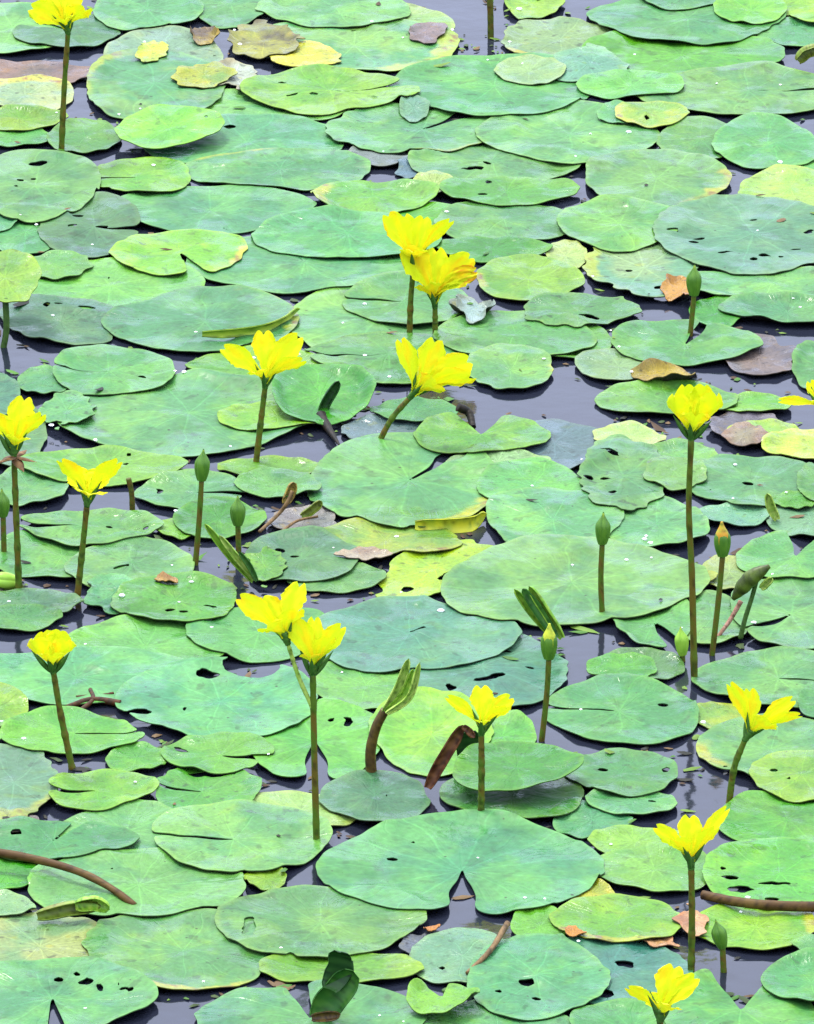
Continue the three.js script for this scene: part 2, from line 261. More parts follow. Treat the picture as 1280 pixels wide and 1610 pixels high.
  {c:[-8.91,1.8],r:[2.08,2.75],l:2,k:"g3",t:"green leaf behind the short-necked bud at left middle",lift:2},
  {c:[-6.68,-6.03],r:[2.45,1.61],l:2,k:"l",t:"lime leaf at foot of flower with level left petal"},
  {c:[-4.97,7.44],r:[2.67,3.44],l:2,k:"m2",t:"dark mint leaf with two short slits left of brown-rimmed leaf",h:[[-5.96,6.16,0.33,0.24,-66],[-5.35,6.91,0.2,0.24,-69]]},
  {c:[-13.47,12.53],r:[1.63,2.28],l:2,k:"m",t:"jagged mint leaf at foot of heart-shaped flower stem",jag:2},
  {c:[-17.53,13.94],r:[2.24,1.86],l:2,k:"t",t:"blue-green leaf at left edge above round closed flower",jag:1},
  {c:[-0.02,-4.01],r:[4.65,6.69],l:2,k:"m",t:"large rounded mint leaf at middle with notch and yellow folded corner",n:[-60,6],ye:[40,40,0.12],h:[[0.3,3.15,0.3,0.24,0]],rim:[[[0.36,0.4,3.19],[1.81,0.4,3.38],[3.25,0.4,3.0],[3.81,0.4,1.48]],0.42,"yrim","folded_corner"]},
  {c:[6.02,-3.29],r:[2.45,3.68],l:2,k:"l3",t:"light green leaf with curved slit edge at middle right",lift:1},
  {c:[13.25,-7.75],r:[1.74,2.16],l:2,k:"m",t:"mint leaf directly beneath the goblet flower head",jag:0.8},
  {c:[16.55,-3.96],r:[3.13,3.98],l:2,k:"m",t:"mint leaf right of upper stem of goblet flower",jag:0.6,h:[[16.4,-3.64,0.33,0.29,69]]},
  {c:[11.85,2.28],r:[2.26,3.79],l:2,k:"m",t:"mint leaf left of goblet flower stem at mid height"},
  {c:[18.38,-0.66],r:[1.03,1.25],l:2,k:"l2",t:"lime leaf right of curled yellow-green sprout"},
  {c:[17.51,-11.61],r:[1.79,1.5],l:2,k:"yl",t:"yellow-lime leaf below right-edge flower, left one",ye:[160,40,0.1]},
  {c:[17.89,15.17],r:[2.72,5.11],l:2,k:"m",t:"large mint leaf at right edge behind nodding pod",n:[130,4]},
  {c:[-15.06,24.03],r:[5.21,3.58],l:2,k:"m",t:"long mint leaf below round closed flower"},
  {c:[-6.81,18.11],r:[3.29,3.58],l:2,k:"g2",t:"green leaf behind lower left of twin flowers"},
  {c:[-18.52,28.38],r:[1.29,2.84],l:2,k:"l",t:"yellow-lime leaf at left edge below the long mint leaf"},
  {c:[-12.03,35.13],r:[1.35,1.63],l:2,k:"l2",t:"small lime leaf right of round closed flower stem foot"},
  {c:[-8.91,39.39],r:[2.28,3.13],l:2,k:"l2",t:"ragged green leaf with several slits left of forked stem",n:[185,5],jag:1.4,h:[[-8.75,37.18,0.97,0.38,9]]},
  {c:[0.12,18.62],r:[4.86,4.86],l:2,k:"t2",t:"broad blue-green leaf right of twin flowers",lift:1.5,h:[[0.59,18.35,0.33,0.19,-15]]},
  {c:[-4.13,32.75],r:[3.05,4.82],l:2,k:"l2",t:"lime-green leaf notched in front at forked flower stem",n:[88,12],lift:0.8,h:[[-3.43,30.17,0.15,0.33,0],[-2.63,30.51,0.21,0.57,0]]},
  {c:[4.28,32.17],r:[1.48,3.09],l:2,k:"l2",t:"lime leaf right of small flower beside dead brown leaf"},
  {c:[4.75,39.8],r:[3.06,3.37],l:2,k:"g2",t:"green leaf in deep shade at foot of small flower by dead leaf"},
  {c:[-1.4,40.46],r:[2.36,3.2],l:2,k:"m2",t:"mottled grey-green leaf below the two-pronged rolled leaf",jag:0.6,h:[[-0.9,40.32,0.11,0.19,0]]},
  {c:[9.82,23.26],r:[1.55,1.75],l:2,k:"g3",t:"bright green folded leaf edge behind the oval slit leaf",jag:1},
  {c:[14.14,29.2],r:[1.29,1.84],l:2,k:"ly",t:"yellow-green leaf behind sideways flower stem left",jag:0.8},
  {c:[16.26,33.8],r:[3.07,4.12],l:2,k:"m",t:"mint leaf with yellow left tip behind sideways flower",ye:[160,35,0.18],h:[[14.14,36.27,0.12,0.19,0]]},
  {c:[9.91,40.88],r:[1.92,1.97],l:2,k:"m",t:"mint leaf peeking out below leaf with pale dents",h:[[10.77,40.73,0.27,0.19,40]]},
  {c:[-12.31,44.61],r:[2.82,3.39],l:2,k:"m",t:"mint leaf above the arching brown stalk"},
  {c:[-11.56,51.32],r:[4.58,3.89],l:2,k:"m",t:"large mint leaf where the arching brown stalk ends",lift:1},
  {c:[-17.42,54.01],r:[1.42,1.52],l:2,k:"p2",t:"pale lime leaf at left edge beside folded yellow-green leaf"},
  {c:[-2.8,61.31],r:[3.39,1.81],l:2,k:"l",t:"lime leaf behind dark folded leaf at bottom",lift:1},
  {c:[5.69,56.21],r:[1.24,2.08],l:2,k:"l2",t:"lime leaf right of notch of the huge heart leaf"},
  {c:[5.44,62.7],r:[2.82,4.87],l:2,k:"m",t:"mint leaf right of small lime heart leaf",lift:1,h:[[5.04,63.19,0.36,0.29,15],[5.39,64.91,0.21,0.19,0],[3.85,64.46,0.15,0.19,0]]},
  {c:[10.72,49.4],r:[2.62,2.85],l:2,k:"l3",t:"light green leaf left of stem of flower with wide-spread petals",lift:1},
  {c:[16.7,43.11],r:[2.97,3.45],l:2,k:"l2",t:"green-lime leaf at right edge right of wide-spread flower"},
  {c:[14.92,56.23],r:[2.56,2.89],l:2,k:"l",t:"yellow-lime leaf behind small right-hand bud",lift:1,ye:[0,30,0.1]},
  {c:[17.68,59.01],r:[1.24,1.26],l:2,k:"m",t:"mint leaf at right edge above the bottom right dark-rimmed leaf"},
  {c:[13.98,66.53],r:[3.18,4.91],l:2,k:"g2",t:"green leaf with V notch right of bottom flower",n:[-88,12]},
  {c:[1.0,57.37],r:[0.35,0.61],l:2,k:"o",t:"yellow-orange scrap below the notch of huge heart leaf",jag:1.5,name:"leaf_scrap"},
  {c:[16.44,-10.71],r:[1.0,1.39],l:2,k:"o2",t:"peach dead scrap below right-edge flower",jag:1.5,name:"leaf_scrap"},
  {c:[3.3,-31.16],r:[0.86,1.71],l:2,k:"w",t:"whitish shrivelled scrap right of lower paired flower",lift:5,jag:2.5,name:"leaf_scrap"},
  {c:[10.37,57.29],r:[1.02,1.53],l:2,k:"o2",t:"thin brown torn strip along front of lime leaf with orange corner",sk:0.57,jag:2,name:"leaf_scrap"},
  {c:[-11.19,-81.04],r:[0.7,1.64],l:2,k:"yb",t:"dark brown rotten knob on a leaf left of the yellow-brown leaf",lift:4,jag:1.5,name:"leaf_scrap"},
  {c:[1.04,-81.85],r:[1.04,1.89],l:2,k:"b2",t:"purplish brown rotten patch at right end of drop-covered leaf near top",jag:1.6,name:"leaf_scrap"},
  {c:[-2.24,7.47],r:[1.34,0.84],l:2,k:"o2",t:"peach torn strip along brown-rimmed lime leaf",jag:1.8,name:"leaf_scrap"},
  {c:[-6.63,9.08],r:[0.97,2.08],l:2,k:"l2",t:"weedy green leaf bits at foot of rolled green spears",jag:2.4},
  {c:[-19.42,-53.19],r:[3.34,6.16],l:3,k:"m",t:"large mint leaf with grey holes at left edge, upper part",h:[[-19.39,-57.01,0.48,0.43,29],[-20.2,-54.22,0.18,0.19,49],[-19.51,-54.46,0.18,0.19,-29],[-20.46,-53.07,0.12,0.19,0]]},
  {c:[-7.81,-80.07],r:[1.84,3.52],l:3,k:"yb",t:"yellow-brown curled rotting leaf with brown spot near top",lift:3,jag:2},
  {c:[-4.39,-70.53],r:[4.43,4.26],l:3,k:"l",t:"big glossy lime leaf with slit on its right in upper middle",n:[-18,5],lift:2,h:[[-5.02,-69.65,0.18,0.29,0],[-6.14,-69.65,0.3,0.14,-40],[-6.72,-72.58,0.15,0.24,-61]]},
  {c:[6.6,-74.18],r:[1.79,2.65],l:3,k:"p3",t:"small pale leaf resting on back of the broad green leaf",lift:1.5},
  {c:[15.44,-84.93],r:[5.12,5.23],l:3,k:"g2",t:"large green leaf at top with wavy dark shadowed front edge",lift:4,jag:0.6},
  {c:[12.09,-71.7],r:[2.77,2.45],l:3,k:"l3",t:"oval light green leaf resting before large shaded green leaf"},
  {c:[13.06,-65.89],r:[1.93,2.28],l:3,k:"ly",t:"little yellow-rimmed leaf with dark spot in upper right",ye:[150,70,0.2],h:[[12.74,-64.92,0.14,0.24,0]]},
  {c:[19.06,-60.86],r:[2.74,4.78],l:3,k:"g2",t:"green leaf with white crumbs on front rim at upper right edge"},
  {c:[20.0,-52.64],r:[2.57,3.22],l:3,k:"yl",t:"butter-yellow leaf at right edge by small grey pool",lift:1},
  {c:[-11.65,-40.94],r:[3.32,3.81],l:3,k:"l",t:"lime leaf with chipped front rim and worn right end",n:[75,4],lift:1.5,jag:0.6,ye:[10,30,0.08]},
  {c:[-3.04,-43.85],r:[4.68,4.02],l:3,k:"g2",t:"slim green leaf with black front shadow reaching the paired flowers",lift:3},
  {c:[-17.35,-29.65],r:[2.95,3.61],l:3,k:"t",t:"dark blue-green leaf with slits and sagging tip at left",sk:0.17,jag:0.8,h:[[-16.2,-31.34,0.48,0.29,12],[-18.2,-31.87,0.21,0.24,-15],[-17.57,-31.98,0.18,0.19,0]]},
  {c:[-10.12,-29.62],r:[4.72,5.15],l:3,k:"m",t:"large grey-mint leaf with rolled yellow front rim at left middle",ye:[340,50,0.05],rim:[[[-10.23,0.4,-26.63],[-8.89,0.4,-26.63],[-7.31,0.4,-27.26],[-6.06,0.4,-28.74],[-5.38,0.4,-30.97]],0.33,"rimlime","rolled_rim"]},
  {c:[-14.59,-21.4],r:[2.88,3.92],l:3,k:"g2",t:"green leaf split by long curved slit from left, above the giant leaf",n:[185,3],lift:2},
  {c:[-6.32,-14.05],r:[2.84,2.21],l:3,k:"l",t:"lime leaf under the stem of flower with level left petal",lift:2},
  {c:[-16.64,-14.74],r:[1.15,2.82],l:3,k:"m",t:"jagged mint leaf patch right of the left-edge flower",jag:2},
  {c:[6.17,-36.64],r:[2.68,3.59],l:3,k:"l",t:"bright lime leaf right of the orange withered petal",ye:[170,20,0.1]},
  {c:[5.1,-21.74],r:[2.02,3.36],l:3,k:"m",t:"mint leaf with torn right edge above the open water",jag:0.8,ye:[0,30,0.08]},
  {c:[8.63,-31.19],r:[2.8,2.83],l:3,k:"g2",t:"green leaf with eaten front edge by small grey pool right of middle",jag:2.2,h:[[9.11,-30.06,0.45,0.67,-29]]},
  {c:[10.97,-46.08],r:[3.09,4.66],l:3,k:"g2",t:"smooth grey-green leaf with dark left rim right of middle top",lift:1.5},
  {c:[17.84,-44.41],r:[5.07,6.59],l:3,k:"t2",t:"very large bluish leaf with many holes at right edge",jag:0.6,h:[[13.68,-44.34,0.3,0.33,15],[14.7,-42.89,0.42,0.24,29],[15.04,-43.56,0.3,0.19,-34],[16.27,-40.9,0.45,0.19,-15],[18.21,-40.46,0.36,0.19,49],[17.71,-40.02,0.15,0.14,0],[19.12,-40.24,0.12,0.14,0],[19.88,-41.56,0.3,0.14,0],[20.66,-45.24,0.45,0.24,-56]]},
  {c:[19.17,-31.22],r:[3.23,2.19],l:3,k:"m",t:"light mint leaf at right edge above brown sunken leaf",lift:3},
  {c:[13.81,-25.88],r:[3.54,3.51],l:3,k:"g2",t:"dish-shaped green leaf at foot of the short bud",n:[-70,7],lift:2.5},
  {c:[12.81,-16.79],r:[3.29,2.74],l:3,k:"l3",t:"lime leaf with dark rim behind goblet flower",lift:3},
  {c:[20.66,-21.87],r:[1.54,3.98],l:3,k:"g2",t:"green leaf at right edge above right-edge flower",lift:2},
  {c:[-15.09,3.01],r:[3.22,2.84],l:3,k:"g2",t:"green leaf crossed by stem of heart-shaped flower",n:[187,4],lift:3,h:[[-14.11,2.65,0.18,0.24,0],[-12.4,3.41,0.14,0.29,0]]},
  {c:[-6.19,-3.42],r:[1.92,2.08],l:3,k:"m",t:"mint leaf left of dead forked twigs"},
  {c:[-10.73,13.68],r:[2.85,3.27],l:3,k:"l2",t:"lime-green leaf with small holes above the biggest merged mint leaf",lift:2,jag:0.5,h:[[-11.02,14.97,0.24,0.19,-29],[-10.37,15.15,0.21,0.19,0],[-9.08,14.43,0.24,0.14,29]]},
  {c:[-18.0,16.14],r:[1.98,1.62],l:3,k:"g2",t:"green leaf at left edge directly above round closed flower",lift:1},
  {c:[3.63,-11.15],r:[3.23,3.29],l:3,k:"l2",t:"heart-shaped lime leaf in front of ragged flower",n:[-92,22],lift:2},
  {c:[6.94,1.86],r:[3.2,4.56],l:3,k:"m",t:"mint leaf behind the leaf with thick-stalked upright bud",lift:1},
  {c:[10.39,-4.77],r:[2.14,5.06],l:3,k:"m",t:"mint leaf with torn edges left of goblet flower stem",jag:2,h:[[9.83,-7.85,0.52,0.24,29],[9.47,-4.43,0.27,0.19,0],[9.89,-2.59,0.24,0.19,0],[8.7,-4.43,0.24,0.29,15]]},
  {c:[12.86,-4.88],r:[1.5,2.38],l:3,k:"m",t:"mint leaf crossed by upper stem of goblet flower",jag:1},
  {c:[19.98,-3.04],r:[1.34,2.85],l:3,k:"g2",t:"green leaf at right edge above curled yellow-green sprout"},
  {c:[18.22,7.47],r:[2.69,3.3],l:3,k:"g2",t:"green leaf with notched back at right edge above nodding pod",n:[-80,12],lift:2},
  {c:[19.48,-9.34],r:[2.08,2.37],l:3,k:"yl",t:"yellow-lime leaf at right edge below right-edge flower"},
  {c:[11.4,16.52],r:[1.82,3.73],l:3,k:"l3",t:"light green leaf with cupped left edge left of goblet stem foot",n:[75,7],lift:3},
  {c:[-8.46,27.5],r:[4.2,5.44],l:3,k:"m",t:"biggest merged mint leaf left of forked flower stem",lift:1.5,h:[[-10.15,20.3,0.27,0.67,0],[-9.09,24.18,0.52,0.48,-24],[-7.11,23.12,1.36,1.15,12],[-12.04,29.2,0.52,0.48,15],[-10.05,28.51,0.08,0.24,0]]},
  {c:[-15.1,31.87],r:[3.01,2.84],l:3,k:"l2",t:"lime-green leaf crossed by stem of round closed flower",n:[-5,6],lift:1.5},
  {c:[-8.45,34.86],r:[2.33,2.43],l:3,k:"l2",t:"lime-green leaf with notched right end left of forked stem",n:[20,9],lift:1.5,h:[[-10.11,34.04,0.24,0.43,-29]]},
  {c:[-13.56,39.44],r:[2.4,2.51],l:3,k:"l",t:"oval lime leaf with slit at left below round closed flower",n:[175,5],lift:2},
  {c:[1.11,32.1],r:[2.65,4.75],l:3,k:"l",t:"tall tilted bright lime leaf behind the dead brown leaf",jag:0.4,tilt:[0.0,-0.1]},
  {c:[9.78,29.04],r:[3.41,4.07],l:3,k:"g2",t:"oval green leaf slit at left, right of the yellow-tipped bud",n:[195,4],lift:1.5,h:[[11.58,27.91,0.21,0.24,-49]]},
  {c:[16.71,24.5],r:[3.4,3.84],l:3,k:"m",t:"mint leaf at right edge at foot of goblet flower stem",n:[5,4],lift:1.5},
  {c:[17.49,37.57],r:[2.26,3.15],l:3,k:"l",t:"lime leaf at right edge below sideways flower",lift:1,h:[[16.27,36.92,0.14,0.19,0],[16.9,38.25,0.14,0.19,0]]},
  {c:[9.47,37.11],r:[2.47,3.03],l:3,k:"g2",t:"green leaf with pale dents right of raised green leaf",lift:1,h:[[8.7,36.67,0.18,0.19,0],[11.47,36.76,0.18,0.19,0]]},
  {c:[-15.57,45.98],r:[3.58,2.45],l:3,k:"g2",t:"green leaf at left edge above the arching brown stalk",n:[-60,5],lift:1.5},
  {c:[-7.33,45.52],r:[3.83,4.14],l:3,k:"m",t:"mint leaf with slit at left, left of forked stem foot",sk:0.06,n:[185,4],lift:2},
  {c:[-14.92,64.77],r:[4.05,4.16],l:3,k:"m",t:"mint leaf with row of small holes in bottom left corner",n:[85,7],lift:1.5,h:[[-13.51,63.09,0.3,0.33,0],[-12.96,63.69,0.15,0.29,0],[-12.19,63.31,0.12,0.19,0],[-11.96,63.99,0.12,0.19,0],[-11.63,64.29,0.12,0.19,0],[-14.69,63.02,0.14,0.19,0],[-13.96,62.26,0.15,0.19,0]]},
  {c:[-3.73,55.95],r:[4.32,4.13],l:3,k:"m",t:"oval mint leaf with curled left hole in front of huge heart leaf",lift:1.5,h:[[-6.73,56.95,0.3,0.95,0],[-4.99,60.3,0.3,0.24,49]]},
  {c:[-3.98,67.37],r:[4.73,3.86],l:3,k:"m",t:"mint leaf around dark folded leaf on bottom edge",n:[-100,9]},
  {c:[2.38,49.08],r:[5.8,6.14],l:3,k:"m",t:"huge heart-shaped mint leaf with open notch in front",sk:-0.03,n:[90,9],lift:1.2,h:[[-0.61,48.25,0.3,0.24,49],[0.22,46.17,0.12,0.19,0]]},
  {c:[16.15,49.82],r:[3.26,4.23],l:3,k:"l2",t:"lime leaf with black tears above brown stalk at right edge",lift:2,h:[[15.71,51.08,0.76,0.24,6],[14.4,51.86,0.52,0.38,24],[13.96,50.76,0.36,0.29,15],[15.7,53.27,0.3,0.24,0],[13.67,49.34,0.12,0.19,0]]},
  {c:[9.03,55.78],r:[2.83,2.66],l:3,k:"l",t:"lime leaf with orange corner and torn brown front",lift:1,jag:0.8,ye:[100,60,0.1]},
  {c:[-11.4,10.92],r:[0.42,0.69],l:3,k:"o",t:"small orange scrap left of rolled green spears",jag:2,name:"leaf_scrap"},
  {c:[12.26,55.99],r:[0.57,1.39],l:3,k:"o2",t:"peach-coloured dead scrap behind stem of wide-spread flower",jag:2,name:"leaf_scrap"},
  {c:[13.78,10.51],r:[0.77,1.47],l:3,k:"y2",t:"yellow scrap behind goblet flower stem",jag:2,name:"leaf_scrap"},
  {c:[12.69,-20.27],r:[1.38,1.44],l:3,k:"yb",t:"yellow-brown crumpled scrap above the lime leaf of goblet flower",lift:5,jag:2,name:"leaf_scrap"},
  {c:[15.35,-88.9],r:[2.32,2.13],l:4,k:"m",t:"mint leaf on top edge stacked on large layered green leaves"},
  {c:[18.98,-86.4],r:[1.88,3.08],l:4,k:"l2",t:"lime leaf on top edge at right of the layered stack"},
  {c:[7.69,11.02],r:[5.91,6.11],l:4,k:"m",t:"very large mint leaf behind the upright bud right of middle",lift:2},
  {c:[18.77,27.86],r:[1.06,2.5],l:4,k:"g2",t:"small green leaf at right edge above sideways flower petals"},
  {c:[17.05,62.97],r:[1.98,3.0],l:4,k:"g2",t:"dark-rimmed green leaf in bottom right corner",lift:3},
  {c:[13.85,-33.99],r:[0.79,1.62],l:4,k:"o",t:"orange rotten scrap left of the short bud",lift:4,jag:2,name:"leaf_scrap"},
  {c:[7.15,58.07],r:[0.43,0.69],l:5,k:"o",t:"orange rotten scrap on front left corner of lime leaf",jag:1.5,name:"leaf_scrap"},
  {c:[4.86,39.02],r:[2.84,2.66],l:6,k:"g3",t:"raised green leaf with black shadow beneath, right of small flower",lift:3,up:1.0,tilt:[0.03,-0.04],stem:[[4.51,0.93,38.28],[4.68,0,38.28]]},
  {c:[-4.22,-15.97],r:[2.48,3.3],l:6,k:"g3",t:"glossy deep green leaf with turned-up rim right of level-petalled flower",lift:5,up:0.5,tilt:[0,-0.16]},
  {c:[-12.6,-61.67],r:[2.76,3.15],l:6,k:"l",t:"bright lime leaf held above water on a short dark stalk",lift:1,up:0.7,tilt:[0.03,-0.05],h:[[-10.66,-62.78,0.09,0.29,0]],stem:[[-13.87,1.16,-60.06],[-13.88,0,-60.06]]},
  {c:[-20.1,-28.35],r:[1.72,2.9],l:6,k:"l",t:"lime leaf raised on a curved stalk at left edge",lift:2,jag:0.6,up:2.7,tilt:[0.02,-0.1],stem:[[-20.01,3.52,-25.9],[-20.37,0,-25.9]]},
  {c:[1.46,66.06],r:[1.46,1.74],l:6,k:"l",t:"small bright lime heart leaf standing over paler leaf near bottom",n:[-100,20],lift:3,up:0.5,stem:[[1.6,0.43,64.82],[1.74,0,64.82]]}
];
const FLOWERS = [
  {s:[[-17.85,6.53,-59.95],[-18.08,3.46,-59.95],[-18.32,0.0,-59.95]],p:[[-19.9,8.01,-59.65,1.23],[-19.03,8.57,-60.85,1.36],[-16.78,8.09,-59.35,1.42],[-17.69,8.82,-60.95,1.48],[-18.03,7.69,-58.65,1.2]],t:"yellow flower cropped by top edge on a tall brown stem"},
  {s:[[0.32,3.53,-27.58],[0.19,2.0,-27.58],[0.1,-0.0,-27.58]],p:[[-1.08,6.58,-27.38,1.22],[-0.19,6.15,-28.58,1.03],[0.89,6.2,-28.18,1.03],[2.28,6.24,-27.28,0.91],[0.32,4.95,-26.18,1.28]],t:"upper yellow flower of the close pair above the ragged one"},
  {s:[[1.4,1.6,-27.58],[1.43,-0.0,-27.58]],p:[[-0.19,4.85,-27.18,1.34],[1.49,4.42,-28.58,1.22],[3.3,4.42,-27.28,1.34],[0.89,3.19,-26.08,1.23]],t:"lower yellow flower of the pair with orange withered petal at right",wither:[3.55,3.75,-26.78,0.83]},
  {s:[[-6.83,3.93,-7.26],[-7.05,2.1,-7.26],[-7.43,0.0,-7.26]],p:[[-8.96,6.05,-6.96,0.93],[-6.92,6.54,-8.16,1.11],[-5.08,6.44,-7.66,1.11],[-4.89,5.57,-6.36,0.99],[-7.33,5.12,-5.86,0.98]],t:"yellow flower with level left petal at left of middle"},
  {s:[[0.15,2.5,-10.01],[-0.77,1.36,-10.01],[-1.97,0.0,-10.01]],p:[[-0.4,5.44,-10.41,0.94],[1.42,5.34,-10.71,1.29],[3.14,4.34,-10.21,1.35],[3.26,3.88,-9.01,1.29],[1.53,3.68,-8.51,1.34]],t:"ragged yellow flower leaning on a slanted stem"},
  {s:[[-18.24,6.77,11.86],[-18.18,4.13,11.86],[-18.05,0.0,11.86]],p:[[-19.27,8.88,12.16,1.12],[-18.9,8.37,11.06,0.95],[-17.71,9.36,10.96,1.12],[-16.79,8.88,12.16,0.95],[-17.94,8.05,13.26,1.09]],t:"yellow flower at left edge with brown collar",collar:1},
  {s:[[-14.85,4.56,12.59],[-15.07,2.5,12.59],[-15.48,0.0,12.59]],p:[[-16.14,6.86,12.79,0.95],[-15.42,5.97,11.59,1.12],[-14.18,5.9,11.59,1.12],[-13.26,6.83,12.89,1.01],[-14.65,5.56,13.99,1.42]],t:"heart-shaped yellow flower on a thin leaning stem at left"},
  {s:[[-15.69,4.59,36.04],[-15.4,2.67,36.04],[-14.66,0.0,36.04]],p:[[-16.48,6.34,36.44,1.07],[-16.14,6.32,35.34,1.07],[-15.38,6.41,35.44,1.07],[-15.1,6.28,36.44,1.07],[-15.75,5.87,37.24,0.99]],t:"round closed yellow flower at left",bulge:0.5},
  {s:[[-5.19,9.29,45.6],[-4.7,7.68,45.6],[-4.07,6.19,45.6]],p:[[-7.38,11.5,45.9,0.94],[-6.41,11.09,44.9,1.2],[-4.58,11.82,44.8,0.99],[-4.68,11.02,46.2,1.04],[-6.19,10.45,47.0,1.1]],t:"left flower of the twins facing left on a thin yellow side stalk",thin:1,pale:1},
  {s:[[-4.09,7.83,45.6],[-4.04,4.31,45.6],[-3.92,0.0,45.6]],p:[[-2.73,10.18,45.8,0.84],[-4.03,10.21,44.7,0.73],[-5.02,10.33,45.4,0.99],[-3.3,9.97,46.7,0.89],[-4.24,9.16,47.0,0.88]],t:"right flower of the twins on the long forked stem"},
  {s:[[3.26,3.98,42.54],[3.27,2.02,42.54],[3.24,-0.0,42.54]],p:[[1.67,5.82,42.74,0.53],[3.23,6.03,41.84,0.95],[4.62,5.68,42.34,0.79],[4.45,5.5,43.34,0.68],[3.25,5.03,43.84,0.66]],t:"small yellow flower beside the dead brown leaf"},
  {s:[[12.85,11.52,24.01],[12.77,8.19,24.01],[12.93,5.14,24.01],[13.12,0.0,24.01]],p:[[12.11,13.82,24.41,1.1],[12.59,13.95,23.31,1.1],[13.45,13.95,23.31,1.1],[13.94,13.89,24.41,1.1],[13.04,13.13,25.21,1.2]],t:"goblet-shaped yellow flower on the tallest stem",bulge:0.42},
  {s:[[14.9,2.98,40.42],[14.44,1.7,40.42],[14.11,0.0,40.42]],p:[[14.08,5.76,40.72,0.69],[15.06,5.24,39.92,0.79],[17.08,4.67,39.82,0.69],[17.39,4.25,40.82,0.63],[16.05,4.18,41.62,1.02]],t:"sideways yellow flower at right on bent green stem"},
  {s:[[11.97,4.9,61.84],[12.02,2.73,61.84],[11.99,0.0,61.84]],p:[[10.37,6.89,62.14,0.65],[11.89,7.04,61.14,0.96],[13.54,7.53,61.54,0.55],[13.03,7.02,62.64,0.7],[11.21,6.62,62.94,0.76]],t:"yellow flower with wide-spread petals at lower right"},
  {s:[[10.43,2.36,73.21],[10.49,1.41,73.21],[10.5,-0.0,73.21]],p:[[9.0,3.95,73.41,0.69],[9.96,3.37,72.61,0.64],[11.06,4.58,72.41,1.13],[11.99,4.3,73.01,0.88],[10.97,3.46,74.51,0.99]],t:"yellow flower on the bottom edge"},
  {s:[[19.86,3.6,-4.33],[20.01,1.93,-4.33],[20.15,0.0,-4.33]],p:[[17.71,4.27,-4.03,0.44],[19.26,5.03,-4.83,0.64],[20.41,4.97,-4.83,0.87],[21.31,4.27,-4.03,0.87],[19.6,4.49,-3.33,0.7]],t:"yellow flower cut by the right edge"}
];
const BUDS = [
  {tip:[-9.52,5.72,7.81],neck:[-9.62,4.18,7.81],w:0.33,s:[[-9.62,4.18,7.81],[-9.75,2.14,7.81],[-10.03,0.0,7.81]],k:"g",t:"slender green bud on long brown stalk at left middle"},
  {tip:[-7.96,2.81,5.95],neck:[-7.96,1.33,5.95],w:0.33,s:[[-7.96,1.33,5.95],[-7.91,0.0,5.95]],k:"g",t:"short-necked green bud beside rolled green spears"},
  {tip:[9.07,5.06,15.13],neck:[9.02,3.51,15.13],w:0.32,s:[[9.02,3.51,15.13],[8.97,1.81,15.13],[9.1,0.0,15.13]],k:"g",t:"upright green bud before the very large mint leaf"},
  {tip:[14.37,6.4,20.67],neck:[14.42,4.8,20.67],w:0.35,s:[[14.42,4.8,20.67],[14.26,2.77,20.67],[13.88,0.0,20.67]],k:"o",t:"orange-tipped bud right of the goblet flower stem"},
  {tip:[6.36,5.52,32.34],neck:[6.34,3.9,32.34],w:0.34,s:[[6.34,3.9,32.34],[6.26,2.27,32.34],[5.93,0.0,32.34]],k:"y",t:"yellow-tipped bud in front of a rolled leaf"},
  {tip:[14.36,3.73,-27.79],neck:[14.34,2.13,-27.79],w:0.35,s:[[14.34,2.13,-27.79],[14.28,1.27,-27.79],[14.07,0.0,-27.79]],k:"g",t:"short bud standing in the dish-shaped leaf"},
  {tip:[13.03,2.36,61.31],neck:[13.34,1.09,61.31],w:0.29,s:[[13.34,1.09,61.31],[13.45,0.0,61.31]],k:"g",t:"small leaning bud near bottom right over grey water"},
  {tip:[12.5,1.69,21.55],neck:[12.6,0.31,21.55],w:0.29,s:[[12.6,0.31,21.55],[12.66,0.0,21.55]],k:"l",t:"stubby light green bud just breaking the water"},
  {tip:[-19.04,3.28,6.32],neck:[-18.99,1.89,6.32],w:0.3,s:[[-18.99,1.89,6.32],[-18.96,0.0,6.32]],k:"g",t:"green bud cut by left edge under left-edge flower"},
  {tip:[-19.64,0.38,11.13],neck:[-18.1,0.25,11.13],w:0.41,s:[[-18.1,0.25,11.13],[-17.75,0.0,11.13]],k:"l",t:"fat green bud lying at left edge"}
];
